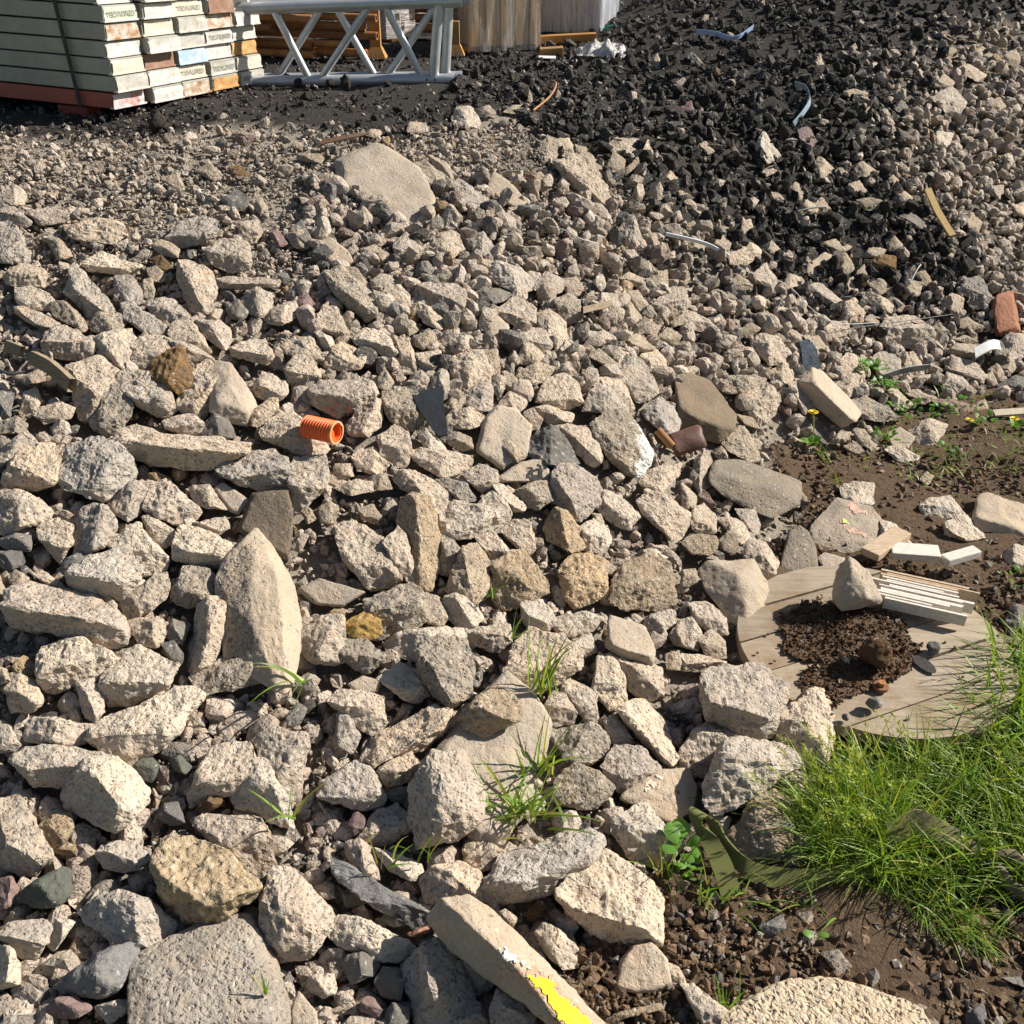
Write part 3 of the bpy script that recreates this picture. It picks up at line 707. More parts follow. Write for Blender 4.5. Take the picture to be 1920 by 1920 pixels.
I Q 710,470 790,400 870,290 1060,340 1110,420 1120,550 1010,610 760,540 / 790,470 900,350 1050,400 1060,540 @tiled slab # grey plaster slab with pinkish tile glaze leaning beside white laths
I s 760,620 800,590 910,620 860,720 800,690
I w 885,220 950,190 1070,200 1080,330 980,310 900,280
I w 1110,410 1200,430 1290,540 1250,570 1120,550
I s++ 850,840 870,700 940,620 1040,700 1110,850 1090,870 900,910 / 880,830 1040,840 950,700 @grey triangular stone # grey triangular stone standing on the wooden reel disc
I w 1330,330 1400,280 1500,270 1570,350 1480,440 1380,400
I w 1480,430 1570,350 1700,500 1600,530 1470,490
I s 1640,400 1670,270 1720,265 1940,330 1940,490 1760,500 1650,450 / 1650,390 1850,440 @smooth block on soil # smooth beige block lying on open soil at the right
I w 1800,590 1870,540 1940,560 1940,670 1830,660
I g 1800,980 1870,885 1940,890 1940,1050 1830,1040
I w 1330,180 1370,135 1410,160 1380,215
I c -10,680 70,680 95,740 40,780 -10,780
I g++ 970,1040 1000,1000 1030,1050 990,1080
I g++ 570,930 640,880 665,910 600,950
I c -10,1160 90,1160 240,1200 220,1250 -10,1260
J c 160,330 150,240 200,200 350,210 520,235 470,340 330,360
J w 480,320 530,230 700,150 940,50 1080,20 1130,80 1000,160 960,300 870,400 740,460 640,390 490,350 / 510,300 760,310 920,290 @broad chunk with shadowed front # broad pale chunk with wedge front in shadow, lower left
J w -30,230 60,250 120,350 80,390 -30,400
J w 60,420 130,370 260,355 400,370 560,400 650,430 500,440 410,560 350,590 210,590
J w 350,640 400,510 500,440 640,430 740,490 840,600 820,690 740,740 660,810 590,830 510,770 370,710 @knobbly round lump # knobbly round lump of pale concrete with shell-like flakes, lower left
J c -30,680 100,635 160,700 220,860 290,970 200,1090 90,1080 -30,1000 / 20,900 180,980
J T 215,810 300,740 390,730 410,830 350,910 280,940
J G 760,460 850,410 900,470 850,560 780,530
J G 950,440 1010,410 1080,470 1050,520 960,490
J c 1060,620 1110,520 1190,370 1390,340 1450,400 1400,480 1360,590 1200,640 1080,690
J w 1300,640 1370,560 1420,430 1500,420 1560,600 1650,760 1650,810 1560,790 1340,700
J c 1420,330 1560,260 1680,330 1730,300 1740,350 1680,420 1700,520 1690,640 1640,690 1560,600 1500,460
J g 870,760 920,680 1000,670 1040,790 960,800
J b 1100,710 1200,620 1250,630 1240,690 1150,745
J w 540,950 640,890 760,900 840,980 790,1040 690,1070 580,1040
J A 870,1010 960,890 1120,880 1260,950 1390,1110 1460,1160 1400,1220 1250,1330 1110,1370 1000,1290 900,1190 875,1100 / 900,1080 1000,1180 1150,1260 1350,1190 @pebble-studded boulder # boulder with exposed yellowish pebbles all over its flat top
J c 1090,800 1170,755 1280,755 1330,745 1470,760 1520,870 1490,940 1550,1010 1500,1100 1420,1110 1320,990 1200,900
J G 70,1220 210,1110 340,1045 400,1070 410,1150 330,1240 230,1270 @dark greenish stone # dark greenish angular stone left of the pebble-studded boulder
J w 440,1300 500,1230 700,1170 830,1220 970,1340 970,1420 840,1480 670,1490 540,1370
J w -30,1420 80,1360 230,1330 300,1370 280,1460 200,1560 120,1540
J w 270,1470 310,1330 390,1330 420,1350 310,1500
J L 330,1700 440,1600 560,1530 700,1475 775,1480 760,1600 640,1740 540,1760 370,1740 @blue-grey wedge # blue-grey wedge-shaped stone beside the largest gritty slab
J p 260,1840 310,1780 420,1765 510,1830 440,1880 280,1885 @rounded purple cobble # rounded purple-pink cobble in the lower left corner
J X 770,1550 1000,1430 1200,1350 1400,1325 1460,1440 1560,1680 1590,1860 1560,1980 770,1980 770,1750 / 820,1580 1380,1370 1500,1700 1480,1900 850,1900 @largest gritty slab # largest gritty flat-faced slab cut off by the lower frame edge
J c 1490,1230 1540,1030 1640,1060 1760,1130 1860,1260 1870,1380 1760,1520 1560,1580 1480,1420 / 1560,1200 1600,1450 1780,1400
J w -30,1470 60,1500 120,1590 110,1690 -30,1720
J s+ 1640,1840 1680,1740 1770,1840 1790,1940 1640,1940
J w 1740,1640 1880,1640 1890,1740 1820,1770 1730,1720
J w 530,1820 650,1790 780,1780 700,1860 620,1920
J p -30,1110 60,1100 110,1160 60,1260 -30,1280
K c -80,110 0,40 130,70 230,80 255,220 200,300 120,270 0,170
K c -40,370 -20,170 40,180 110,300 60,390
K w -100,560 0,480 80,450 160,490 240,640 220,710 100,700 0,660 -140,640
K c 130,420 230,280 390,190 520,140 620,160 600,250 480,370 330,400 180,480
K c 195,500 260,440 390,385 440,460 410,540 270,600 220,560
K T++ 660,190 740,100 860,20 960,60 1005,150 990,210 800,290 700,250 @brown chunk on the slab # rough brown chunk resting on the big leaning grey slab
K S 560,400 760,130 930,-30 1090,120 1160,260 1120,420 1050,650 960,800 880,890 750,870 700,700 @big leaning grey slab # big smooth grey slab leaning with a brown chunk on top, lower centre
K c+ 390,570 470,450 510,390 570,430 680,400 750,530 800,700 780,790 590,870 430,920 400,760 / 560,500 560,780 720,720 @tall blocky chunk # tall blocky chunk with half its face in shade before the leaning grey slab
K c 110,870 200,730 310,680 410,760 390,830 270,900 170,930
K p 40,790 80,715 140,770 130,840 70,860
K g 250,640 290,590 380,580 380,640 330,690
K c 680,920 720,870 850,900 930,960 890,1040 790,1055 700,1000
K c 440,1120 510,1030 650,1010 770,1070 815,1140 770,1210 600,1230 480,1240
K w 190,930 290,960 440,1010 470,1050 400,1110 270,1060
K c 20,900 100,870 190,960 210,1100 130,1080 30,980
K w 790,1210 830,1100 920,960 1100,930 1390,835 1460,890 1450,970 1200,1150 1080,1210 920,1265 / 860,1130 1000,1150 1300,1000 @long soil-covered chunk # long pale chunk with brown soil crumbs on its right half
K w 1215,1190 1310,1110 1400,970 1480,960 1640,1060 1790,1200 1790,1470 1720,1460 1600,1490 1420,1410 1280,1310 / 1290,1270 1560,1320 1720,1390 @large flat-topped boulder # large flat-topped pale boulder lying on brown soil, lower centre right
K s 1540,1720 1580,1560 1640,1490 1740,1470 1820,1560 1850,1690 1740,1740 1590,1730 @smooth half-round slab # smooth half-round grey slab standing in the soil
K w 1830,1570 1900,1600 1960,1740 1850,1690
K w 1090,1400 1130,1355 1220,1380 1260,1480 1340,1520 1330,1600 1240,1610 1140,1520 @white shell-like piece # white scooped piece of concrete lying on dark soil
K c 660,1530 790,1420 890,1620 870,1700 750,1760 690,1640
K c 350,1600 440,1480 560,1440 650,1520 690,1640 740,1770 660,1790 600,1940 440,1940 380,1760 / 480,1560 520,1780
K c+ 830,1860 880,1730 950,1630 1050,1760 1095,1880 1080,1980 850,1980
K c 630,1870 700,1780 780,1810 840,1920 640,1980
K w -120,1380 0,1310 110,1340 250,1390 410,1490 340,1580 200,1560 0,1490
K g 0,1560 120,1500 190,1480 210,1600 180,1650 60,1690
K g 190,1680 230,1600 310,1610 350,1690 330,1780 230,1760
K p 105,1790 160,1760 230,1840 200,1890 110,1850
K g 240,1870 290,1800 370,1830 380,1940 260,1940
K L -40,980 60,1050 540,1310 560,1400 420,1380 180,1270 -40,1100 @long dark bar # long dark grey stone bar half buried, lower centre
K n 1180,640 1210,540 1310,465 1450,500 1530,590 1500,650 1390,710 1270,690 @dark oval boulder # dark grey oval boulder among grass below a two-toned rounded stone
K n 1185,290 1260,250 1420,235 1500,310 1490,420 1380,470 1260,430
K c 1150,150 1180,50 1260,80 1325,170 1300,230 1190,245
K c 1250,30 1350,10 1440,60 1440,200 1370,220
K c 1410,20 1520,-60 1600,60 1600,120 1510,155
K w 1560,160 1620,110 1720,100 1800,180 1890,400 1850,465 1770,420 1680,310 / 1620,210 1760,360 @slanting bright chunk # bright oblong chunk slanting down to the right, right of the grass-lined gap
K c 1460,470 1540,360 1680,360 1800,480 1700,560 1570,610 1500,540
K c 1480,220 1530,180 1600,250 1650,340 1520,340
K Q 1590,650 1640,590 1790,500 1940,490 1990,600 1960,720 1860,780 1730,720 / 1640,640 1850,640 @glazed piece # grey chunk with a cream glazed tile top right of the dark oval boulder
K w 1520,850 1530,760 1680,690 1720,690 1800,800 1910,900 1900,960 1770,1030 1640,1000
K w 1630,1060 1650,1010 1710,1020 1715,1070 1670,1095
K b 1040,1340 1050,1270 1120,1220 1150,1260 1110,1330
K w 885,1290 920,1270 985,1320 970,1380 930,1350
K T 1480,1900 1540,1860 1790,1800 1810,1840 1500,1920
K w 1020,700 1090,590 1150,680 1060,790
K G 210,1340 280,1260 420,1290 420,1340 300,1380
K i 370,1410 480,1370 500,1400 400,1430
K G 0,1170 60,1150 190,1180 160,1230 30,1270
L c+ 120,200 110,0 160,-70 430,-100 580,20 520,240 490,310 400,330 300,250 200,190 / 150,100 330,120 500,200 @big pitted boulder by the disc # big pitted boulder overlapping the lower left rim of the reel disc
L c+ 500,310 530,200 620,150 730,50 800,40 835,120 850,330 800,440 700,470 600,390 / 700,230 790,380 @two-toned block # upright block with shaded left face and bright right face on the reel disc's edge
L c -10,470 10,340 60,270 200,195 270,200 380,300 330,310 240,330 170,500 80,530
L w+ 120,620 240,330 300,310 500,340 640,410 660,460 590,510 480,600 330,650 250,720 160,740 120,680 / 240,400 370,510 560,480 @saddle-shaped boulder # large saddle-shaped boulder with pale top and smooth shaded front near the grass
L w 510,580 600,500 720,530 810,610 780,680 640,690
L T 240,880 330,760 420,640 500,610 630,680 650,790 580,900 530,1000 380,1030 250,950 / 440,760 520,880 @brown boulder by the strap # rough brown boulder just above the folded green webbing strap
L s 130,830 150,740 270,760 240,880 190,890
L w 550,980 650,850 770,830 800,900 720,1010 590,1040
L Z 270,1850 480,1730 640,1670 800,1660 1000,1710 1180,1770 1340,1850 1360,1980 270,1980 / 350,1860 700,1730 1000,1760 1250,1860 900,1930 @flat porous slab # flat pale porous slab lying in soil at the bottom edge
L w -10,1700 60,1690 150,1770 260,1860 240,1980 140,1980 60,1820
L g 1600,1860 1690,1800 1720,1940 1600,1940
L g 1800,1660 1900,1650 1930,1720 1860,1700
L n 770,1520 880,1510 950,1600 890,1650
L g 1020,1650 1080,1600 1130,1690 1070,1720
L g 430,1370 560,1310 580,1380 480,1440 @ribbed grey piece # ribbed dark grey piece half sunk in soil below the strap
F r 1735,540 1770,470 1850,440 1870,520 1895,660 1800,690 1760,680 / 1755,560 1860,500 1880,640 1775,670 @red brick # worn red brick lying on end among pale stones at the right edge
K s+ 520,1350 600,1240 740,1220 840,1280 900,1350 1000,1430 1450,1900 1520,2000 1290,2000 1100,1800 860,1500 800,1400 650,1510 / 740,1370 860,1480 1030,1650 1270,1960 @yellow-painted kerb # long grey kerb block with flaking yellow paint at the bottom edge
"""
# ---------------------------------------------------------------- stone materials
CON1, CON2 = (.48, .424, .365), (.385, .338, .288)
M = {}
M['c'] = rock_mat("broken_concrete", CON1, CON2)
M['w'] = rock_mat("pale_concrete", (.545, .495, .43), (.445, .40, .345), speck=(.12, .30), dark=(.14, .13, .12))
M['n'] = rock_mat("pitted_grey_concrete", (.38, .335, .28), (.27, .245, .21), speck=(.46, .22), pits=1.2)
M['T'] = rock_mat("tan_concrete", (.38, .31, .225), (.30, .24, .17), speck=(.2, .25))
M['s'] = rock_mat("smooth_render", (.42, .37, .31), (.34, .30, .255), speck=(.05, .02), pits=.3, fine=.35)
M['B'] = rock_mat("brown_grey_render", (.20, .165, .125), (.155, .13, .10), speck=(.1, .02), pits=.5, fine=.8, scale=1.3)
M['R'] = rock_mat("weathered_kerb_concrete", (.24, .215, .18), (.16, .15, .13), speck=(.3, .06), pits=.6, fine=.6)
M['g'] = rock_mat("grey_stone", (.19, .185, .175), (.12, .118, .115), speck=(.08, .1), pits=.2, fine=.5)
M['G'] = rock_mat("greenish_dark_stone", (.13, .14, .12), (.075, .085, .08), speck=(.06, .06), pits=.15, fine=.5)
M['L'] = rock_mat("blue_grey_stone", (.20, .205, .215), (.13, .135, .145), speck=(.15, .12), pits=.2, fine=.5)
M['b'] = rock_mat("brown_stone", (.20, .135, .07), (.12, .08, .048), speck=(.1, .05), pits=.3, fine=.8)
M['p'] = rock_mat("purple_stone", (.25, .185, .18), (.18, .135, .135), speck=(.05, .08), pits=.15, fine=.4)
M['i'] = rock_mat("pink_stone", (.34, .20, .15), (.28, .17, .13), speck=(.03, .08), pits=.1, fine=.4)
M['y'] = rock_mat("ochre_stone", (.48, .33, .12), (.36, .24, .085), speck=(.04, .1), pits=.2, fine=.5)
M['A'] = rock_mat("exposed_pebble_concrete", (.40, .32, .22), (.32, .255, .17), speck=(.05, .62), pale=(.68, .57, .40), scale=.62)
M['X'] = rock_mat("gritty_slab_concrete", (.47, .415, .34), (.36, .315, .26), speck=(.22, .12), fine=.9, scale=.9)
M['Z'] = rock_mat("porous_concrete", (.52, .46, .37), (.44, .385, .31), speck=(.04, .1), pits=2.0, scale=.8)
M['r'] = rock_mat("red_brick_clay", (.34, .165, .10), (.27, .13, .085), speck=(.03, .08), pale=(.5, .3, .2), pits=.3, fine=.4, hue=False)
M['a'] = rock_mat("asphalt_lump", (.058, .054, .05), (.032, .03, .029), speck=(.05, .10), dark=(.01, .01, .01), pale=(.13, .125, .115), pits=1.6, fine=1.5, scale=1.2)
M['W'] = rock_mat("limewashed_concrete", (.36, .32, .27), (.25, .225, .195), speck=(.40, .2), wash=(7, -3, .98))
M['!'] = rock_mat("chalky_concrete", (.50, .45, .39), (.41, .37, .32), speck=(.2, .2), wash=(0, 5, 1.22))
for k, b in (('S', 's'), ('P', 'c'), ('Q', 's'), ('K', 's')): M[k] = M[b]
FLAT = set('sSQBRXZKr')
COLWORD = dict(c='beige', w='pale', n='dark-speckled grey', T='tan', s='smooth grey', S='smooth grey', B='brown-grey', R='dark grey', g='grey', G='dark greenish', L='blue-grey',
               b='brown', p='purple-grey', i='pinkish', y='ochre', A='pebbly', X='gritty', Z='porous', P='beige', W='grey', Q='grey', K='pale', r='red')
STONEK = set('gGLbpiy')

# ---------------------------------------------------------------- rock shapes
def ico(level):
    bm = bmesh.new(); bmesh.ops.create_icosphere(bm, subdivisions=level + 1, radius=1)
    V = np.array([v.co[:] for v in bm.verts]); F = np.array([[v.index for v in f.verts] for f in bm.faces]); bm.free()
    return V, F
ICO = {k: ico(k) for k in range(0, 6)}
def hull_planes(P):
    bm = bmesh.new()
    for p in P: bm.verts.new(p)
    bmesh.ops.convex_hull(bm, input=bm.verts[:])
    bm.normal_update()
    N, D = [], []
    for f in bm.faces:
        if f.calc_area() > 1e-12:
            N.append(f.normal[:]); D.append(f.normal.dot(f.verts[0].co))
    bm.free()
    return np.array(N), np.array(D)
def rock(P, level, soft=40, cuts=5, amp=1.0, flat=False, r=rng, size=None, fine=True):
    """a broken block: the hull of P with knocked-off corners and a rough broken skin; returns verts, faces, centre"""
    P = np.asarray(P, float); c = P.mean(0); Q = P - c
    if size is None: size = np.linalg.norm(Q, axis=1).mean() * 1.6
    N, D = hull_planes(Q)
    if np.any(D < 1e-5): D = np.maximum(D, size * .03)
    for _ in range(cuts):
        n = r.normal(size=3); n /= np.linalg.norm(n)
        N = np.vstack([N, n]); D = np.r_[D, (Q @ n).max() * r.uniform(.86, .985)]
    dirs, F = ICO[level]
    w, U = np.linalg.eigh(np.cov(Q.T)); w = np.sqrt(np.maximum(w, w.max() * .02)); A = (U * w) @ U.T
    d = dirs @ A; d /= np.linalg.norm(d, axis=1)[:, None]
    q = np.maximum(d @ N.T, 0) / D
    qm = q.max(1, keepdims=True)
    wt = (q / qm) ** soft
    rad = 1 / (qm[:, 0] * wt.sum(1) ** (1 / soft))
    V = d * rad[:, None]
    nn = wt @ N; nn /= np.linalg.norm(nn, axis=1)[:, None] + 1e-9
    s = r.uniform(0, 60)
    k = .35 if flat else 1.0
    disp = (noise3(V * (2.3 / size), s) * .032 + noise3(V * (5.5 / size), s + 5) * .024) * size * k
    if fine:
        n2 = noise3(V / .034, s + 1); n3 = noise3(V / .015, s + 2)
        disp = disp + (n2 * .0065 - np.abs(n3) * .0066 * amp) * k * min(1.0, size / .15)
        disp = disp + noise3(V / .0075, s + 3) * .0022 * amp * (.5 if flat else 1.0) * min(1.0, size / .12)
    else:
        disp = disp + noise3(V * (6 / size), s + 2) * .045 * size
    return V + nn * disp[:, None], F, c

SCALE = dict(A=(0, 0, 3), B=(480, 0, 3), C=(1120, 0, 2.4), D=(0, 400, 3), E=(640, 400, 3), F=(1280, 400, 3),
             G=(0, 840, 3), H=(640, 840, 3), I=(1280, 840, 3), J=(0, 1280, 3), K=(640, 1280, 3), L=(1280, 1280, 3))
def parse(txt):
    out = []
    for ln in txt.strip().splitlines():
        label = lm = None
        if '#' in ln: ln, label = ln.split('#'); label = label.strip()
        if '@' in ln: ln, lm = ln.split('@'); lm = lm.strip()
        ridge = None
        if '/' in ln: ln, ridge = ln.split('/')
        f = ln.split(); x0, y0, s = SCALE[f[0]]
        def pts(w): return [(x0 + float(a.split(',')[0]) / s, y0 + float(a.split(',')[1]) / s) for a in w]
        out.append(dict(kind=f[1][0], plus=f[1].count('+'), ring=pts(f[2:]), ridge=pts(ridge.split()) if ridge else None, lm=lm, label=label))
    return out
def area(p):
    p = np.array(p); x, y = p.T
    return abs((x * np.roll(y, -1) - y * np.roll(x, -1)).sum()) / 2
STONES = parse(STONE_DATA)

def stone_points(s, r):
    ring = np.array(s['ring']); c = ring.mean(0); grow = 1.13
    ring = c + (ring - c) * grow; ar = area(ring)
    tg = ground_t(np.vstack([ring, c])); tc = tg[-1]
    size = math.sqrt(ar) * tc / FPX
    s['size'], s['c'], s['area'] = size, c, ar
    flat = s['kind'] in FLAT
    lie = 1.15 if s['kind'] in 'XZ' else .95 if s['kind'] in 'SR' or s['lm'] == 'big flat slab' else .6
    tr = lie * tg[:-1] + (1 - lie) * tc
    tr = np.clip(tr, tc - .6 * size, tc + .6 * size) - (.10 + .34 * s['plus']) * size
    A = np.c_[ring - c, np.ones(len(ring))]
    co = np.linalg.lstsq(A, tr, rcond=None)[0]
    plane = lambda p: (np.asarray(p) - c) @ co[:2] + co[2]
    tr = .5 * tr + .5 * plane(ring) + r.uniform(-.06, .06, len(ring)) * size
    if s['lm'] == 'grey triangular stone':      # stands on the reel disc
        b = ring[ring[:, 1].argmax()]; dq = rays([b])[0]; td = (.072 - CAM_H) / dq[2]
        co = np.array([0, (tr.max() - tr.min()) * 0, td - .02]); tr = np.full(len(ring), td - .02)
    pts = [CAMP + d * t for d, t in zip(rays(ring), tr)]
    if s['ridge'] is not None and s['kind'] in 'XZQ':
        inn = c + (ring - c) * .92 if s['kind'] == 'Z' else np.array(s['ridge']); b = np.full(len(inn), .05 if s['kind'] == 'Z' else .10)
    elif flat and s['ridge'] is None:
        inn = c + (ring - c) * .88 + (ring.max(0) - ring.min(0)) * np.array((.025, -.03)); b = np.full(len(inn), .13) + r.uniform(-.015, .015, len(inn))
    else:
        # a blunt wedge: one edge runs across the block, the faces fall away on both sides of it
        lo, hi = ring.min(0), ring.max(0); w, h = hi - lo
        if s['ridge'] is not None and len(s['ridge']) > 1:
            inn = np.array(s['ridge']); mid = inn.mean(0); u = inn[-1] - inn[0]; u = u / np.linalg.norm(u)
        else:
            an = r.normal(0, .5) if r.random() < .72 else r.uniform(.9, 2.2)
            u = np.array([math.cos(an), math.sin(an)]); mid = np.array(s['ridge'][0]) if s['ridge'] else c + np.array([r.uniform(-.1, .1) * w, r.uniform(-.16, .16) * h])
            k = max(np.ptp((ring - mid) @ u) * .30, 4); inn = np.array([mid - u * k, mid + u * k * .9])
            inn = np.array([q if inside(c + (ring - c) * .85, q[0], q[1]) else mid + (q - mid) * .5 for q in inn])
        v = np.array([-u[1], u[0]]); hv = (ring - mid) @ v; side = np.where(hv > 0, max(hv.max(), 1), max(-hv.min(), 1))
        B = (.30 if s['kind'] == 'S' else r.uniform(.36, .52)); b = B * r.uniform(.92, 1.05, len(inn))
        ringoff = B * .72 * (1 - np.abs(hv) / side) * size
        pts = [CAMP + d * (t - o_) for d, t, o_ in zip(rays(ring), tr, ringoff)]
    pts += [CAMP + d * t for d, t in zip(rays(inn), plane(inn) - b * size)]
    back = c + (ring - c) * .78
    pts += [CAMP + d * t for d, t in zip(rays(back), plane(back) + (.30 if flat else .5) * size)]
    return np.array(pts), flat

# where each nameable spot is, for telling the stones apart
MARKS = {"orange corrugated pipe": (608, 803), "tall yellow dandelion": (1524, 790), "wooden reel disc": (1600, 1250), "red brick": (1885, 590),
         "blue plastic strip": (1360, 73), "curved blue-grey strip": (1505, 210), "yellow wooden lath": (1755, 425), "white plastic strip": (1305, 478),
         "dark plastic sheet": (812, 790), "folded green strap": (1330, 1620), "yellow-painted kerb": (1000, 1800), "lattice girder": (680, 150),
         "scaffold board stack": (230, 215), "crumpled white film": (1130, 95), "black bag scrap": (1508, 680), "bent orange wire": (1035, 195)}
for s in STONES:
    if s['lm']: MARKS[s['lm']] = tuple(np.mean(s['ring'], 0))
_T1 = "first second third fourth fifth sixth seventh eighth ninth tenth eleventh twelfth thirteenth fourteenth fifteenth sixteenth seventeenth eighteenth nineteenth".split()
ORD = ["nearest"] + _T1[1:] + ["twentieth"] + ["twenty-" + w for w in _T1[:9]] + ["thirtieth"] + ["thirty-" + w for w in _T1[:9]]
DIRS = ["right of", "below and right of", "below", "below and left of", "left of", "above and left of", "above", "above and right of"]
NAME_ROWS = []
MASK = np.zeros((640, 640), bool)      # where stones already lie, 3 px cells
yy, xx = np.mgrid[0:640, 0:640]
def mask_poly(p):
    p = np.array(p) / 3
    x0, y0 = np.floor(p.min(0)).astype(int); x1, y1 = np.ceil(p.max(0)).astype(int)
    x0, y0, x1, y1 = max(x0, 0), max(y0, 0), min(x1, 640), min(y1, 640)
    if x1 > x0 and y1 > y0:
        MASK[y0:y1, x0:x1] |= inside(p, xx[y0:y1, x0:x1] + .5, yy[y0:y1, x0:x1] + .5)
for s in STONES:
    s['area'] = area(s['ring'])
CHUNKS = sorted([s for s in STONES if s['kind'] not in STONEK and s['kind'] != 'r' and not s['lm']], key=lambda s: -s['area'])
N_LM = len([s for s in STONES if s['lm'] and s['kind'] not in STONEK and s['kind'] != 'r'])
REST = {id(s) for s in CHUNKS[300 - N_LM:]}
OBJ = {}
rest_v, rest_f, rest_n, rest_c = [], [], 0, []
for si, s in enumerate(STONES):
    r = np.random.default_rng(1000 + si)
    P, flat = stone_points(s, r)
    px = math.sqrt(s['area'])
    lv = 5 if px > 150 else 4 if px > 56 else 3
    mask_poly(s['ring'])
    V, F, c = rock(P, lv, soft=(70 if flat else 60), cuts=(2 if flat else 8), flat=flat, r=r, size=s['size'])
    k = s['kind']
    if id(s) in REST:
        V = V + c; rest_v.append(V); rest_f.append(F + rest_n); rest_n += len(V)
        t = {'w': 1.28, 'n': .74, 's': .92, 'T': .8}.get(k, 1.0) * r.uniform(.88, 1.1)
        rest_c.append(np.tile([[t, t * r.uniform(.97, 1.0), t * r.uniform(.93, 1.0)]], (len(V), 1)))
        continue
    nm = 'red_brick' if k == 'r' else 'kerb_block' if s['lm'] == 'yellow-painted kerb' else 'stone' if k in STONEK else 'concrete_chunk'
    o = add(nm, mesh_np(nm, V, F, smooth=flat or lv == 5), M['!'] if s['lm'] in ('big chalky boulder', 'white-faced stone') else M[k], loc=Vector(c))
    o['category'] = {'red_brick': 'brick', 'kerb_block': 'kerb block', 'stone': 'stone', 'concrete_chunk': 'concrete chunk'}[nm]
    if nm == 'concrete_chunk': o['group'] = 'chunks of broken concrete on the heap'
    if nm == 'stone': o['group'] = 'natural stones among the rubble'
    if s['lm']: OBJ[s['lm']] = o
    if s['label']: o['label'] = s['label']
    else:
        e = np.linalg.eigvalsh(np.cov(np.array(s['ring']).T)); asp = math.sqrt(e[1] / max(e[0], 1e-6))
        look = ("large" if px > 110 else "mid-sized" if px > 58 else "small") + " " + COLWORD[k] + " " + ("long" if asp > 2.3 else "oblong" if asp > 1.5 else "blocky")
        NAME_ROWS.append((o, s['c'], look + (" stone" if nm == 'stone' else " chunk")))
def finish_names(rows):
    bins = {}
    for o, c, look in rows:
        m = min(MARKS, key=lambda k: (MARKS[k][0] - c[0]) ** 2 + (MARKS[k][1] - c[1]) ** 2)
        dx, dy = c[0] - MARKS[m][0], c[1] - MARKS[m][1]
        k = int(round(math.degrees(math.atan2(dy, dx)) / 45)) % 8
        bins.setdefault((m, k), []).append((math.hypot(dx, dy), o, look))
    for (m, k), L in bins.items():
        for i, (_, o, look) in enumerate(sorted(L, key=lambda x: x[0])):
            o['label'] = f"{look}, {ORD[min(i, len(ORD) - 1)]} {DIRS[k]} the {m}"
finish_names(NAME_ROWS)

# ---------------------------------------------------------------- thin skins on stones: paint, glaze, tar
def patch(o, poly, mat, name, lift=.0012, step=2.0, rag=5.0, holes=.36):
    me = o.data; off = np.array(o.location)
    V = np.array([v.co[:] for v in me.vertices]) + off
    bvh = BVHTree.FromPolygons([Vector(v) for v in V], [tuple(p.vertices) for p in me.polygons])
    p = np.array(poly); lo, hi = p.min(0), p.max(0)
    gx = np.arange(lo[0], hi[0] + step, step); gy = np.arange(lo[1], hi[1] + step, step)
    X, Y = np.meshgrid(gx, gy)
    q = np.stack([X.ravel(), Y.ravel()], 1)
    wob = np.stack([noise3(np.c_[q / 9, q[:, :1] * 0], 3), noise3(np.c_[q / 9, q[:, :1] * 0], 9)], 1) * rag
    ins = inside(p, *(q + wob).T) & (noise3(np.c_[q / 6, q[:, :1] * 0], 13) + .5 * noise3(np.c_[q / 2.6, q[:, :1] * 0], 15) < holes)
    D = rays(q); idx = -np.ones(len(q), int); vs = []
    for i in np.nonzero(ins)[0]:
        d = Vector(D[i]).normalized()
        h, nrm, fi, dist = bvh.ray_cast(Vector(CAMP), d)
        if h is not None:
            idx[i] = len(vs); vs.append(h + nrm * lift - d * lift * .5 - Vector(off))
    nx = len(gx); fs = []
    for i in range(len(gy) - 1):
        for j in range(nx - 1):
            a = (i * nx + j, i * nx + j + 1, (i + 1) * nx + j + 1, (i + 1) * nx + j)
            if all(idx[k] >= 0 for k in a):
                pts = [vs[idx[k]] for k in a]
                if max((pts[0] - x).length for x in pts) < .03: fs.append(tuple(int(idx[k]) for k in a)[::-1])
    m = bpy.data.meshes.new(name); m.from_pydata(vs, [], fs); m.polygons.foreach_set("use_smooth", [True] * len(fs)); m.update()
    return add(name, m, mat, o)
def px3(tile, txt):
    x0, y0, s = SCALE[tile]
    return [(x0 + float(a.split(',')[0]) / s, y0 + float(a.split(',')[1]) / s) for a in txt.split()]
def paint(name, col, var=.15, rough=.7, scale=120, bumpd=.002, metal=0.0):
    n = NT(name)
    f = n.noise(scale, 4)
    c = n.mix(f, tuple(x * (1 - var) for x in col), tuple(min(1, x * (1 + var)) for x in col))
    return n.done(c, rough, n.bump(n.noise(scale * 2, 4), bumpd, .7), metal=metal)
m_yellow, m_white = paint("yellow_road_paint", (.74, .60, .02), .14), paint("white_limewash", (.58, .565, .53), .28)
m_pink, m_glaze, m_tar = paint("faded_pink_paint", (.42, .20, .15), .25), paint("pale_pink_glaze", (.55, .34, .25), .15, .5), paint("black_tar", (.025, .024, .024), .3)
m_cream, m_lime, m_band = paint("cream_glaze", (.62, .52, .38), .1, .5), paint("lime_flake", (.55, .60, .20), .1), paint("brown_render", (.40, .25, .16), .25)
patch(OBJ["pink-stained chunk"], px3('D', "1840,1080 1900,1060 1990,1090 2000,1130 1900,1160 1830,1120"), m_pink, "pink_paint")
patch(OBJ["black-patched stone"], px3('H', "1050,100 1120,85 1140,130 1130,180 1070,190 1035,170"), m_tar, "tar_patch")
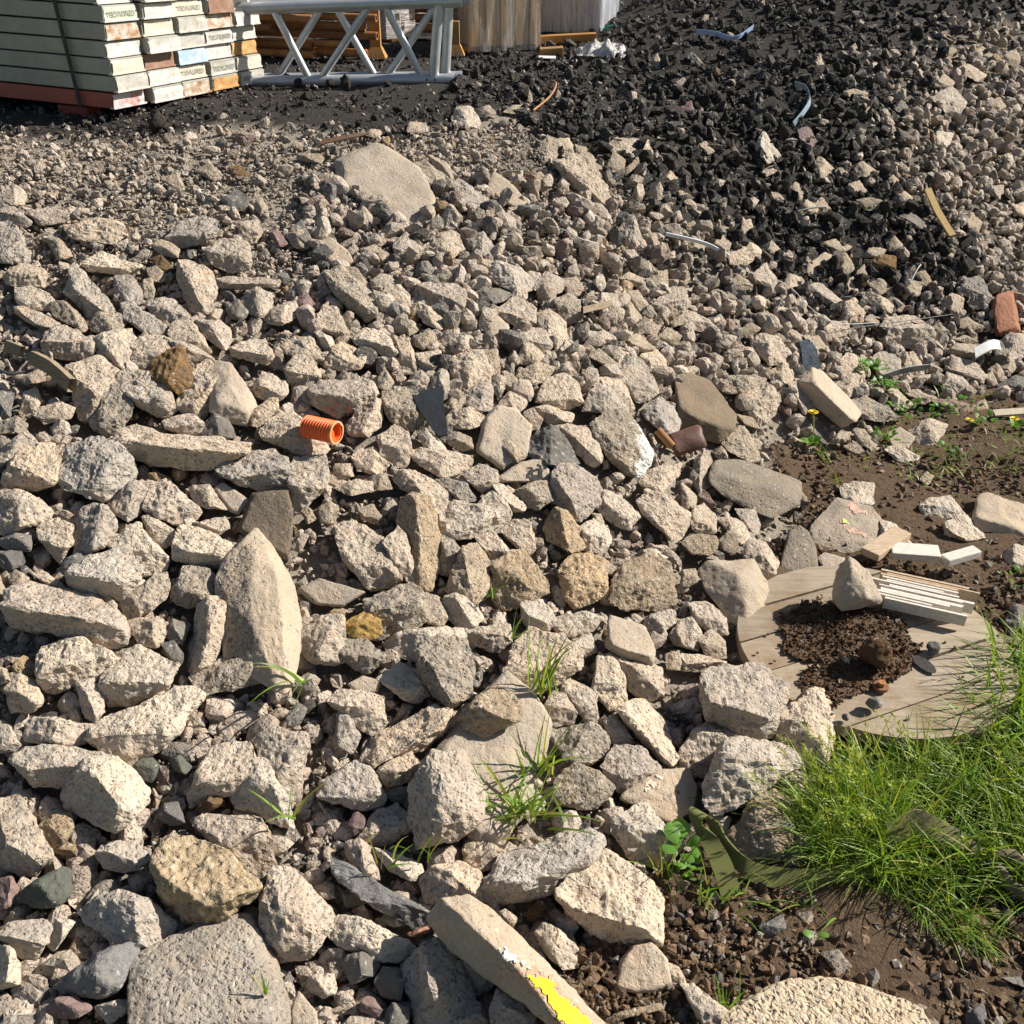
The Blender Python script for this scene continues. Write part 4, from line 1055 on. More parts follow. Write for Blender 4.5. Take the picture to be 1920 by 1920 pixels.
patch(OBJ["tiled slab"], px3('I', "880,300 1000,330 1045,345 1040,390 960,360 890,330"), m_glaze, "glaze")
patch(OBJ["tiled slab"], px3('I', "850,400 960,440 1035,480 1030,500 930,480 900,440"), m_glaze, "glaze")
patch(OBJ["tiled slab"], px3('I', "875,395 960,420 970,440 890,420"), m_lime, "lime_flake", lift=.003)
patch(OBJ["glazed piece"], px3('K', "1690,580 1770,510 1810,520 1810,590 1740,600 1700,620"), m_cream, "glaze")
patch(OBJ["yellow-painted kerb"], px3('K', "870,1510 960,1560 1100,1610 1180,1650 1300,1790 1450,1950 1250,1990 1120,1790 1010,1680 900,1570"), m_band, "render_band", rag=7)
patch(OBJ["yellow-painted kerb"], px3('K', "865,1485 940,1500 1050,1585 1065,1625 960,1580 880,1530"), m_white, "white_flake", lift=.003)
patch(OBJ["yellow-painted kerb"], px3('K', "1022,1650 1110,1660 1180,1680 1225,1765 1300,1820 1400,1905 1430,1970 1270,1970 1190,1840 1140,1760 1080,1710"), m_yellow, "yellow_paint", lift=.0025, holes=3.0)
patch(OBJ["brown boulder by the strap"], px3('L', "268,735 310,715 400,670 412,690 330,745 290,775"), paint("yellow_moss", (.50, .38, .07), .3), "moss", lift=.004)
patch(OBJ["tall rounded slab"], px3('G', "1225,750 1270,655 1370,565 1430,500 1425,620 1395,760 1400,850 1390,930 1425,1000 1440,1110 1380,1170 1265,1170 1290,900 1230,840"), M['n'], "broken_edge_shade", rag=9, holes=3)  # rough broken edge; the darker concrete also paints in its shaded side
# ---------------------------------------------------------------- kinds of ground: pale rubble, black asphalt spoil, brown soil
BLACK = np.vstack([poly_xy([(-500, 232), (0, 232), (150, 252), (300, 258), (430, 228), (600, 245), (740, 262), (850, 212), (985, 205), (1040, 255), (1100, 268), (1180, 300),
                            (1230, 370), (1310, 430), (1380, 490), (1440, 505), (1500, 590), (1560, 600), (1620, 540), (1700, 560), (1770, 600), (1850, 590), (1850, 500), (1720, 390),
                            (1640, 280), (1660, 130), (1780, 70), (1900, 30)]), [(5.0, 7.2), (6.5, 11), (-6, 11), (-6, 5)]])
SOIL = np.vstack([poly_xy([(1060, 1985), (1020, 1850), (1080, 1640), (1240, 1600), (1310, 1470), (1410, 1250), (1390, 1180), (1490, 1000), (1450, 900), (1440, 800), (1520, 835),
                           (1640, 825), (1700, 770), (1800, 740), (1920, 700), (2300, 640)]), [(5, 3.6), (5, .2), (.05, .2)]])
def fuzz(x, y, a=.10, f=3.5):
    p = np.c_[np.ravel(x) * f, np.ravel(y) * f, np.zeros(np.size(x))]
    return (x + a * noise3(p, 5).reshape(np.shape(x)), y + a * noise3(p, 8).reshape(np.shape(x)))
def zone(x, y):
    fx, fy = fuzz(np.asarray(x, float), np.asarray(y, float))
    b, s = inside(BLACK, fx, fy), inside(SOIL, fx, fy)
    return np.where(s, 2, np.where(b, 1, 0))

# ---------------------------------------------------------------- the heap itself (ground under the loose stones)
gx, gy = np.arange(-5, 6.01, .036), np.concatenate([np.arange(.15, 5, .03), np.arange(5, 11.01, .06)])
X, Y = np.meshgrid(gx, gy)
Z = height(X, Y)
q = np.c_[X.ravel(), Y.ravel(), np.zeros(X.size)]
zn = zone(X, Y).ravel()
near = np.clip((3.5 - Y) / .8, 0, 1)
Z = Z - (.022 + .020 * near) * (zn == 0).reshape(X.shape) - .006
Z += (noise3(q * 4, 1) * .018 + noise3(q * 14, 2) * .010 + noise3(q * 38, 3) * .006).reshape(X.shape)
edge = np.clip(np.minimum.reduce([X + 5, 6 - X, Y - .15 + .3, 11 - Y]) / 1.2, 0, 1)
Z = Z * (edge * edge * (3 - 2 * edge)) - .05 * (1 - edge)
nx, ny = len(gx), len(gy)
ii = (np.arange(ny - 1)[:, None] * nx + np.arange(nx - 1)).ravel()
me = mesh_np("heap_ground", np.c_[X.ravel(), Y.ravel(), Z.ravel()], np.c_[ii, ii + 1, ii + nx + 1, ii + nx])
pal = np.array([(.36, .31, .25), (.055, .049, .043), (.14, .096, .062)])
tint = pal[zn]
strip = np.clip((X - 1.25) / .3, 0, 1).ravel()[:, None] * (zn == 0)[:, None]
tint = tint * (1 - .5 * strip)
dust = np.exp(-((X - .28) ** 2 + (Y - 3.75) ** 2) / .18).ravel()[:, None] * (zn == 0)[:, None]
tint = tint * (1 - .55 * dust) + np.array((.13, .105, .08)) * .55 * dust
dust2 = np.exp(-(((X - .75) / .35) ** 2 + ((Y - 4.6) / .5) ** 2)).ravel()[:, None] * (zn == 1)[:, None]
tint = tint * (1 - .6 * dust2) + np.array((.085, .072, .058)) * .6 * dust2
set_tint(me, tint)
n = NT("loose_ground")
a_ = n.n("ShaderNodeAttribute"); a_.attribute_name = "tint"
f = n.noise(60, 6, .7)
col = n.mix(1.0, a_.outputs["Color"], n.ramp(f, [(.25, .62), (.5, 1.0), (.75, 1.35)]), 'MULTIPLY')
hh = n.math('ADD', n.math('MULTIPLY', n.noise(45, 5, .7), 1.0), n.math('MULTIPLY', n.noise(150, 5, .75), .6))
M['ground'] = n.done(col, .95, n.bump(hh, .016, 1.0), spec=.1)
tag(add("heap_ground", me, M['ground']), kind='structure')
n = NT("far_grass_ground")
col = n.mix(n.noise(.8, 5), (.10, .17, .03), (.17, .23, .05))
M['far'] = n.done(n.mix(n.noise(30, 4), col, (.07, .12, .025)), .95)
fv = [(-600, -60, -.06), (600, -60, -.06), (600, 900, -.06), (-600, 900, -.06)]
fg = bpy.data.meshes.new("ground"); fg.from_pydata(fv, [], [(0, 1, 2, 3)])
tag(add("ground", fg, M['far']), kind='structure')

# ---------------------------------------------------------------- loose small stones
def lib(level, nvar, flatness=(.45, 1.0), seed=0):
    r = np.random.default_rng(seed); out = []
    for _ in range(nvar):
        P = r.normal(size=(13, 3)); P /= np.linalg.norm(P, axis=1)[:, None]
        P *= np.array([1, r.uniform(.55, .95), r.uniform(*flatness)]) * r.uniform(.8, 1.1, (13, 1))
        V, F, _c = rock(P, level, soft=60, cuts=6, r=r, size=2.0, fine=False)
        out.append((V, F))
    return out
def hull_lib(nvar, npts, seed):
    r = np.random.default_rng(seed); out = []
    while len(out) < nvar:
        P = r.normal(size=(npts, 3)); P /= np.linalg.norm(P, axis=1)[:, None]
        P *= np.array([1, r.uniform(.55, .95), r.uniform(.4, .95)]) * r.uniform(.8, 1.1, (npts, 1))
        bm = bmesh.new()
        for p in P: bm.verts.new(p)
        g = bmesh.ops.convex_hull(bm, input=bm.verts[:])
        bmesh.ops.delete(bm, geom=[v for v in bm.verts if not v.link_faces], context='VERTS')
        bmesh.ops.triangulate(bm, faces=bm.faces[:]); bm.normal_update(); bm.verts.index_update()
        out.append((np.array([v.co[:] for v in bm.verts]), np.array([[v.index for v in f.verts] for f in bm.faces]))); bm.free()
    return out
LIB = {-1: hull_lib(40, 12, 4), 0: lib(0, 10, seed=1), 1: lib(1, 24, seed=2), 2: lib(2, 24, seed=3)}
def scatter(pos, size, tint, level, r, sink=.25):
    """one joined mesh of many loose stones"""
    n = len(pos); Vs, Fs, Cs, off = [], [], [], 0
    which = r.integers(0, len(LIB[level]), n)
    qn = r.normal(size=(n, 4)); qn /= np.linalg.norm(qn, axis=1)[:, None]
    w, x, y, z = qn.T
    R = np.stack([1 - 2 * (y * y + z * z), 2 * (x * y - z * w), 2 * (x * z + y * w), 2 * (x * y + z * w), 1 - 2 * (x * x + z * z), 2 * (y * z - x * w),
                  2 * (x * z - y * w), 2 * (y * z + x * w), 1 - 2 * (x * x + y * y)], 1).reshape(n, 3, 3)
    for k, (V, F) in enumerate(LIB[level]):
        I = np.nonzero(which == k)[0]
        if not len(I): continue
        P = np.einsum('nij,vj->nvi', R[I], V) * (size[I, None, None] * .5) + pos[I][:, None, :]
        P[:, :, 2] += (size[I] * (.5 - sink) * .8)[:, None]
        Vs.append(P.reshape(-1, 3)); m = len(V)
        Fs.append((F[None] + (np.arange(len(I)) * m)[:, None, None] + off).reshape(-1, 3)); off += m * len(I)
        Cs.append(np.repeat(tint[I], m, 0))
    return np.vstack(Vs), np.vstack(Fs), np.vstack(Cs)
def spots(n, r, ymin=-60, ymax=2060, xmin=-520, xmax=2300):
    px = np.c_[r.uniform(xmin, xmax, n), r.uniform(ymin, ymax, n)]
    t = ground_t_fast(px)
    P = CAMP + rays(px) * t[:, None]
    ok = (t < 11.5) & (P[:, 1] < 10.5) & (np.abs(P[:, 0]) < 5.5)
    return px[ok], P[ok]
_gx, _gy = np.meshgrid(np.linspace(-600, 2400, 151), np.linspace(-100, 2100, 111))
_T = ground_t(np.c_[_gx.ravel(), _gy.ravel()]).reshape(_gx.shape)
def ground_t_fast(px):
    u = np.clip((px[:, 0] + 600) / 20, 0, 149.999); v = np.clip((px[:, 1] + 100) / 20, 0, 109.999)
    i, j = u.astype(int), v.astype(int); a, b = u - i, v - j
    return (_T[j, i] * (1 - a) + _T[j, i + 1] * a) * (1 - b) + (_T[j + 1, i] * (1 - a) + _T[j + 1, i + 1] * a) * b
def masked(px):
    i = np.clip((px / 3).astype(int), 0, 639)
    return MASK[i[:, 1], i[:, 0]] & (px >= 0).all(1) & (px < 1920).all(1)
M['fill'] = rock_mat("loose_rubble", (1.0, .97, .94), (.82, .78, .75), speck=(.22, .25), tint=True, scale=1.1)
M['soilbit'] = rock_mat("soil_crumb", (.95, .93, .9), (.7, .68, .66), speck=(.05, .08), tint=True, pits=.6, fine=1.2)
BEIGE = np.array([(.49, .425, .36), (.45, .385, .32), (.55, .485, .415), (.415, .355, .295), (.31, .28, .24), (.24, .225, .20), (.18, .175, .165), (.27, .205, .18), (.33, .25, .16)])
BP = np.array([.27, .21, .17, .13, .08, .05, .03, .04, .02])
def tints(z, r):
    n = len(z)
    pale = BEIGE[r.choice(len(BEIGE), n, p=BP)]
    blk = np.array((.062, .058, .053)) * r.uniform(.5, 1.6, (n, 1))
    soil = np.array((.20, .137, .088)) * r.uniform(.6, 1.5, (n, 1))
    sst = np.where((r.random(n) < .24)[:, None], BEIGE[r.choice(len(BEIGE), n)] * .8, soil)
    bst = np.where((r.random(n) < .085)[:, None], pale * .8, blk)
    pst = np.where((r.random(n) < .05)[:, None], blk * 2.2, pale)
    return np.where((z == 2)[:, None], sst, np.where((z == 1)[:, None], bst, pst)) * r.uniform(.86, 1.12, (n, 1))
def fill(name, n, smin, smax, level, seed, zones, mat, power=2.2, keep_mask=.12, sink=.3, lift=0.0, box=(-60, 2060, -520, 2300), deep=True):
    r = np.random.default_rng(seed)
    px, P = spots(n, r, *box)
    j = np.where(px[:, 0] > 1100, .17, .06)[:, None] * r.normal(size=(len(P), 2)) * (px[:, 1:] < 760)      # kinds of stone mingle along the borders
    z = zone(P[:, 0] + j[:, 0], P[:, 1] + j[:, 1])
    ok = np.isin(z, zones) & (~masked(px) | (r.random(len(px)) < keep_mask))
    px, P, z = px[ok], P[ok], z[ok]
    u = r.random(len(P)); k = 1 - power
    size = (smin ** k + u * (smax ** k - smin ** k)) ** (1 / k)
    size = np.where(z == 2, np.minimum(size, .036), size)
    P = P.copy(); P[:, 2] += lift + np.where(z == 0, -.016 - (.018 * np.clip((3.5 - P[:, 1]) / .8, 0, 1) if deep else 0), -.004)
    V, F, C = scatter(P, size, tints(z, r), level, r, sink)
    m = mesh_np(name, V, F, smooth=False); set_tint(m, C)
    o = add(name, m, mat)
    return tag(o, kind='stuff')
fill("loose_rubble", 3800, .042, .10, 1, 11, [0], M['fill'], power=2.4, keep_mask=.0, sink=.3, box=(560, 2060, -520, 1700))
fill("loose_rubble", 2600, .030, .075, 1, 31, [0], M['fill'], power=2.4, keep_mask=.0, sink=.2, box=(230, 720, -520, 1500))
fill("loose_rubble", 1500, .050, .11, 1, 38, [0], M['fill'], power=1.7, keep_mask=.0, sink=.1, box=(330, 760, 560, 1560))
fill("loose_rubble", 4200, .042, .10, 1, 32, [0], M['fill'], power=1.7, keep_mask=.0, sink=.15, box=(20, 760, 1450, 2150))
fill("small_rubble", 11000, .018, .042, -1, 12, [0], M['fill'], keep_mask=.04, sink=.15, box=(560, 2060, -520, 1800))
fill("small_rubble", 9500, .014, .040, -1, 33, [0], M['fill'], power=2.0, keep_mask=.10, sink=.1, box=(225, 640, -520, 1500))
fill("small_rubble", 2400, .020, .045, -1, 34, [0], M['fill'], keep_mask=.1, sink=.1, box=(0, 760, 1500, 2180))
fill("rubble_grit", 22000, .006, .018, 0, 13, [0], M['fill'], keep_mask=.05, sink=.0, lift=.006)
fill("rubble_grit", 14000, .007, .019, 0, 35, [0], M['fill'], keep_mask=.25, sink=.0, lift=.006, box=(225, 560, -520, 1500))
fill("asphalt_spoil", 9000, .022, .085, -1, 14, [1], M['fill'], power=1.9, keep_mask=.3, sink=.2, box=(-20, 640, 850, 2000))
fill("asphalt_spoil", 5000, .014, .040, -1, 36, [1], M['fill'], power=2.1, keep_mask=.3, sink=.2, box=(30, 290, -240, 1200))
fill("asphalt_crumbs", 16000, .007, .022, 0, 15, [1], M['fill'], keep_mask=.5, sink=.1, box=(-20, 640, -240, 2000))
fill("soil_clods", 8000, .010, .040, -1, 16, [2], M['soilbit'], power=2.4, keep_mask=.2, sink=.3, box=(700, 2060, 900, 2180))
fill("soil_crumbs", 18000, .003, .012, 0, 17, [2], M['soilbit'], keep_mask=.2, sink=.1, box=(700, 2060, 900, 2180))
fill("soil_clods", 3200, .010, .034, -1, 41, [2], M['soilbit'], power=1.9, keep_mask=.1, sink=.3, box=(740, 1280, 1380, 2100))
fill("soil_clods", 2600, .010, .042, -1, 42, [2], M['soilbit'], power=1.9, keep_mask=.1, sink=.3, box=(1560, 2060, 1000, 2100))
if rest_v:
    m = mesh_np("mixed_rubble", np.vstack(rest_v), np.vstack(rest_f)); set_tint(m, np.vstack(rest_c) * np.array((.40, .345, .275)))
    tag(add("mixed_rubble", m, M['fill']), kind='stuff')

# ---------------------------------------------------------------- the larger lumps of asphalt on the dark heap, one by one
r = np.random.default_rng(21)
px, P = spots(2600, r, ymin=5, ymax=640, xmin=20, xmax=1900)
z = zone(P[:, 0], P[:, 1])
ok = ((z == 1) | ((px[:, 0] > 1600) & (px[:, 1] < 640) & (r.random(len(px)) < .12) & (z == 0))) & ~masked(px)
ok &= ~((px[:, 0] < 1120) & (px[:, 1] < 150)) & ~((px[:, 0] < 520) & (px[:, 1] < 225))
ok &= (px[:, 0] > 1150) | (r.random(len(px)) < .3)
px, P = px[ok], P[ok]
keep = []
for i in range(len(px)):
    if all((px[i, 0] - px[j, 0]) ** 2 + (px[i, 1] - px[j, 1]) ** 2 > 19 ** 2 for j in keep): keep.append(i)
    if len(keep) >= 290: break
LUMPS = []
for k in range(14):
    rr = np.random.default_rng(300 + k)
    Q = rr.normal(size=(16, 3)); Q /= np.linalg.norm(Q, axis=1)[:, None]; Q *= np.array([1, .85, .75]) * rr.uniform(.8, 1.1, (16, 1))
    V, F, _c = rock(Q * .04, 2, soft=30, cuts=4, amp=2.2, r=rr, size=.08)
    LUMPS.append(mesh_np("asphalt_lump", V, F)); LUMPS[-1].materials.append(M['a'])
rows = []
for i in keep:
    s = (r.uniform(.036, .058) if r.random() < .7 else r.uniform(.058, .10))
    o = bpy.data.objects.new("asphalt_lump", LUMPS[r.integers(14)]); COL.objects.link(o)
    o.location = (P[i, 0], P[i, 1], P[i, 2] + s * .28)
    o.rotation_euler = tuple(r.uniform(0, 6.28, 3)); o.scale = (s / .08,) * 3
    o['category'] = "asphalt lump"; o['group'] = "black asphalt lumps on the dark heap"
    rows.append((o, px[i], ("large" if s > .055 else "small") + " black crumbly asphalt lump"))
finish_names(rows)
# ---------------------------------------------------------------- man-made things
def simple(name, c1, c2, scale=30, rough=.6, metal=0.0, bumpd=.002, bscale=90, spec=.4, stretch=None, rand=None):
    n = NT(name)
    vec = n.vec
    if stretch:
        mp = n.n("ShaderNodeMapping"); mp.inputs["Scale"].default_value = stretch; n.l(n.vec, mp.inputs[0]); vec = mp.outputs[0]
    f = n.ramp(n.noise(scale, 5, .65, vec=vec), [(.32, 0.0), (.68, 1.0)])
    c = n.mix(f, c1, c2)
    if rand: c = n.mix(1.0, c, n.ramp(n.oi.outputs["Random"], [(0, 1 - rand), (1, 1 + rand)]), 'MULTIPLY')
    return n.done(c, rough, n.bump(n.noise(bscale, 4, vec=vec), bumpd, .8), metal=metal, spec=spec)
# --- steel scaffold boards in a tilted stack
C0 = at_t(215, 207, 3.90)
DW = .205; NC = 5
d2 = Vector(rays([(492, 152)])[0]); lo_, hi_ = 3.90, 5.6      # far corner: NC board widths away
for _ in range(40):
    m_ = (lo_ + hi_) / 2
    if (Vector(CAMP) + d2 * m_ - C0).length < DW * NC: lo_ = m_
    else: hi_ = m_
pv = (Vector(CAMP) + d2 * lo_ - C0).normalized()
d3 = Vector(rays([(0, 184)])[0])
t3 = (C0 - Vector(CAMP)).dot(pv) / d3.dot(pv)
bv = (Vector(CAMP) + d3 * t3 - C0); bv = (bv - pv * bv.dot(pv)).normalized()
uv = pv.cross(bv).normalized()
if uv.z < 0: uv = -uv
BH = .060
def steel_side():
    n = NT("galvanised_board_steel")
    f = n.ramp(n.noise(7, 5, .7), [(.35, 0.0), (.7, 1.0)])
    c = n.mix(f, (.37, .36, .315), (.27, .26, .225))
    c = n.mix(n.ramp(n.noise(40, 4), [(.62, 0.0), (.8, .5)]), c, (.20, .13, .08))
    return n.done(c, .6, n.bump(n.noise(25, 3), .003, .5), metal=.15)
m_side = steel_side()
m_redside = simple("red_painted_steel", (.40, .10, .065), (.30, .085, .06), 14, .6)
def cap_mat(name, base, rust, amt):
    n = NT(name)
    f = n.ramp(n.noise(22, 5, .7), [(.62 - amt * .5, 0.0), (.80 - amt * .4, 1.0)])
    c = n.mix(f, n.mix(n.noise(60, 3), base, tuple(x * .82 for x in base)), rust)
    return n.done(c, .55, n.bump(n.noise(40, 4), .004, .8), metal=.1)
RUST = (.34, .16, .06)
CAPM = dict(w=cap_mat("white_scuffed_cap", (.64, .625, .59), (.42, .35, .28), .22), g=cap_mat("grey_cap", (.54, .52, .47), (.38, .31, .23), .28), t=cap_mat("greenish_cap", (.58, .62, .50), (.5, .5, .4), .0),
            o=cap_mat("rust_topped_cap", (.66, .60, .52), RUST, .42), b=cap_mat("light_blue_cap", (.42, .55, .72), (.62, .66, .70), .3), r=cap_mat("brown_rusty_cap", (.36, .24, .18), (.28, .15, .10), .5),
            y=cap_mat("yellow_rusty_cap", (.60, .44, .20), (.48, .22, .08), .5), m=cap_mat("red_white_cap", (.64, .62, .62), (.50, .16, .11), .35), c=cap_mat("cream_cap", (.66, .60, .49), (.6, .5, .4), .1))
CAPN = dict(w='white', g='grey', t='pale green', o='rust-stained', b='light blue', r='brown rusty', y='yellow rusty', m='red and white scuffed', c='cream')
COLS = ["mgwworwww"[0:0] + "mgcwotwcw", "wwrwcwwgw", "ocbggcbow", "ygwworwww", "gcywwwwgw"]
TEXT = {(0, 5), (2, 1), (3, 1), (4, 0), (1, 6), (3, 3), (2, 5)}
m_emb = simple("embossed_shadow_paint", (.40, .39, .33), (.30, .29, .24), 60)
txt = bpy.data.curves.new("lettering", 'FONT'); txt.body = "GENSTUGELL"; txt.size = .026; txt.extrude = .0006; txt.align_x = 'CENTER'; txt.align_y = 'CENTER'
to = bpy.data.objects.new("lettering", txt); COL.objects.link(to)
bpy.context.view_layer.update()
letter_me = bpy.data.meshes.new_from_object(to.evaluated_get(bpy.context.evaluated_depsgraph_get()))
bpy.data.objects.remove(to); letter_me.name = "lettering"; letter_me.materials.clear(); letter_me.materials.append(m_emb)
rr = np.random.default_rng(5)
ORDC = ["front", "second", "third", "fourth", "rear"]
ORDR = ["bottom", "second", "third", "fourth", "fifth", "sixth", "seventh", "eighth", "ninth"]
m_lip = simple("cap_edge_steel", (.34, .33, .30), (.24, .23, .21), 30)
for c in range(NC):
    for k in range(8 if c < 1 else 8):
        st = rr.uniform(-.018, .018) + {0: (.0 if k < 6 else .035 if k == 6 else .02)}.get(c, rr.uniform(-.01, .012)) - .012 * (c > 0) + .003 * c
        o0 = C0 + pv * (c * DW) + uv * (k * BH) + bv * st + uv * rr.uniform(-.001, .001)
        e = empty("scaffold_board", o0)
        code = COLS[c][k]
        b = MB().box(o0 + pv * .010 + uv * .003, bv * 2.4, pv * (DW - .020), uv * (BH - .006)).build("deck", m_redside if (c, k) == (0, 0) else m_side, e, bevel=.003)
        w = rr.uniform(.86, .95); x0 = (DW - DW * w) * rr.uniform(.3, .7); hh_ = BH * rr.uniform(.76, .86)
        cp = MB()
        rows_ = []
        for i in range(7):        # a slightly dented end plate
            row = []
            for j in range(5):
                dent = .004 * noise3(np.array([[i * .7 + c * 3, j * .8, k * 2.3]]))[0] + (.010 * rr.random() if (i in (0, 6) and j in (4,)) else 0)
                row.append(o0 + pv * (x0 + DW * w * i / 6) + uv * (BH * .07 + hh_ * j / 4) - bv * (.004 - dent))
            rows_.append(row)
        cp.quad_grid(rows_)
        cp.build("end_plate", CAPM[code], e, smooth=True)
        MB().box(o0 + pv * .006 + uv * .0015 - bv * .007, pv * (DW - .012), uv * .006, bv * .02).build("lip", CAPM['w' if code in 'wgt' else code], e)
        if (c, k) in TEXT:
            lo = bpy.data.objects.new("lettering", letter_me); COL.objects.link(lo); lo.parent = e
            ctr = pv * (DW * .5) + uv * (BH * .5) - bv * .0078
            xa, ya, za = -pv, -uv, -bv           # stamped upside down, as the board lies
            if xa.cross(ya).dot(za) < 0: xa = pv; 
            mt = Matrix((xa, ya, xa.cross(ya))).transposed().to_4x4(); mt.translation = ctr
            lo.matrix_local = mt
        lab = f"steel scaffold board with {CAPN[code]} end, {ORDR[k]}{' row' if k else ' row'}{' from the bottom' if k else ''} of the {ORDC[c]} column"
        tag(e, lab, "scaffold board", "scaffold boards in the tilted stack")
# strap round the stack, and what it stands on
sp = C0 + bv * .145 - pv * .004
band = MB()
for q0, q1 in ((sp, sp + uv * (BH * 8 + .004)),):
    band.box(q0 - uv * .003, bv * .016 + uv * .0, -pv * .003, (q1 - q0) + bv * .055)
tag(band.build("strapping_band", simple("black_strap", (.02, .02, .02), (.035, .035, .035)), origin=sp), "thin black strapping band down the front side of the scaffold board stack", "strap")
rb = C0 + bv * .16 + pv * .03 - uv * .002
tag(MB().box(rb - Vector((0, 0, .055)), bv * .14, pv * .08, Vector((0, 0, .051))).build("timber_bearer", simple("red_bearer_paint", (.30, .05, .035), (.22, .045, .03)), origin=rb, bevel=.004),
    "red-painted bearer block under the front of the scaffold board stack", "bearer")
rb2 = C0 + pv * (DW * 4.15) + bv * -.005 - uv * .001
tag(MB().box(rb2 - Vector((0, 0, .055)), bv * 1.2, pv * .05, Vector((0, 0, .05))).build("timber_bearer", simple("raw_timber", (.55, .38, .18), (.42, .28, .13), 20, .8, stretch=(3, 3, 14)), origin=rb2, bevel=.003),
    "raw yellow timber bearer end under the rear corner of the scaffold board stack", "bearer")
# --- two aluminium lattice girders, one behind the other
m_alu = simple("dull_aluminium", (.56, .57, .58), (.44, .45, .46), 18, .42, metal=.55, bumpd=.0008, bscale=60, spec=.5)
def girder(t_left, t_right, dx, dy, braces, ups, label, xl=300, xr=852):
    A = at_t(xl + dx, 155 + dy, t_left); B = at_t(xr + dx, 149 + dy, t_right)
    d = (B - A).normalized()
    def chord_pt(px, py):          # point of the girder's upright plane seen at a pixel
        nrm = d.cross(Vector((0, 0, 1)) + lean).normalized()
        r_ = Vector(rays([(px + dx, py + dy)])[0]); t = (A - Vector(CAMP)).dot(nrm) / r_.dot(nrm)
        return Vector(CAMP) + r_ * t
    lean = Vector((.0, .02, 0))
    T0, T1 = chord_pt(xl, 22), chord_pt(865, 2)
    e = empty("lattice_girder", A)
    R_ = .0255
    MB().tube([A, B], R_, 18, hollow=.78).build("bottom_chord", m_alu, e, smooth=True)
    MB().tube([T0, T1], R_, 18, hollow=.78).build("top_chord", m_alu, e, smooth=True)
    for (x1, y1, x2, y2) in braces:
        MB().tube([chord_pt(x1, y1), chord_pt(x2, y2)], .0165, 14).build("brace", m_alu, e, smooth=True)
    for (x1, y1, x2, y2) in ups:
        MB().tube([chord_pt(x1, y1), chord_pt(x2, y2)], .0225, 16).build("end_post", m_alu, e, smooth=True)
    for (x, y) in ((801, 148), (816, 148)):
        c_ = chord_pt(x, y) - Vector((0, R_, 0)) * 1.0
        MB().tube([c_ + Vector((0, .004, 0)), c_ - Vector((0, .0008, 0))], .0045, 10).build("bolt_hole", M['a'], e)
    tag(e, label, "lattice girder", "aluminium lattice girders lying before the tube stack")
tg_ = ground_t([(600, 158), (860, 156)])
girder(tg_[0] * .992, tg_[1] * .992, 0, 0, [(452, 22, 380, 140), (513, 18, 577, 143), (690, 14, 605, 143), (722, 12, 790, 142)], [(823, 4, 813, 146)],
       "front aluminium lattice girder, the one with drilled holes near its bottom end")
girder(tg_[0] * 1.028, tg_[1] * 1.028, 15, -5, [(585, 24, 508, 146), (616, 22, 687, 146), (802, 15, 712, 146)], [(827, 8, 820, 146)],
       "rear aluminium lattice girder, half hidden behind the front one")
# --- rusty tubes in a stillage behind
m_rust = simple("rusty_tube_steel", (.44, .20, .06), (.26, .11, .045), 14, .75, bumpd=.001, rand=.35)
m_orange = simple("ochre_stillage_paint", (.42, .22, .06), (.30, .16, .05), 12, .7)
tb = ground_t([(600, 124)])[0] * 1.03
base = at_t(600, 124, tb)
rr = np.random.default_rng(9); cnt = 0
TD = .043
for row in range(9):
    for kk in range(1):
        pass
for row in range(9):
    for dep in range(2):
        xr = base.x + (rr.uniform(.02, .30) if dep else rr.uniform(-.34, .02))
        if row in (4, 7) and dep == 1: xr = base.x + .30
        if row in (2,) and dep == 1: xr = base.x + .30
        z0 = base.z + .052 + row * TD * .98
        y0 = base.y + .02 + dep * .05
        p1 = Vector((xr, y0 + rr.uniform(-.004, .004), z0)); p0 = Vector((base.x - 1.9, y0 + .55, z0 + .01))
        o = MB().tube([p0, p1], TD / 2 * rr.uniform(.86, .98), 14, hollow=.72).build("scaffold_tube", m_rust, origin=p1, smooth=True)
        tag(o, f"rusty scaffold tube in the stillage, {['lowest','second','third','fourth','fifth','sixth','seventh','eighth','ninth'][row]} layer up, {'rear' if dep else 'front'} side", "scaffold tube", "rusty tubes stacked behind the girders")
tg2 = at_t(700, 105, ground_t([(700, 105)])[0])
def post(px, py, h, label):
    b0 = at(px, py)
    e = empty("stillage_post", b0)
    MB().box(b0 + Vector((-.028, -.02, .05)), (.056, 0, 0), (0, .05, 0), (0, 0, h)).build("upright", m_orange, e, bevel=.003)
    f = MB(); v = []
    for z_, s_ in ((0, .055), (.055, .03)):
        v.append([b0 + Vector((sx * s_, sy * s_, z_)) for sx, sy in ((-1, -1), (1, -1), (1, 1), (-1, 1), (-1, -1))])
    f.quad_grid([v[0], v[1]]); f.build("foot", m_orange, e)
    tag(e, label, "stillage post", "ochre stillage posts with flared feet")
post(706, 108, .55, "ochre steel stillage post with flared foot at the end of the rusty tubes")
post(853, 103, .12, "short ochre stillage foot just left of the wrapped timber pack")
b_ = at(858, 100); 
for i in range(4):
    p1 = b_ + Vector((.10, .25, .10 + i * .052)); o = MB().tube([p1 - Vector((.35, -.02, 0)), p1], .024, 14, hollow=.75).build("scaffold_tube", m_rust, origin=p1, smooth=True)
    tag(o, f"dark rusty tube between girder end and wrapped timber, {['lowest', 'second', 'third', 'topmost'][i]} of four", "scaffold tube", "rusty tubes stacked behind the girders")
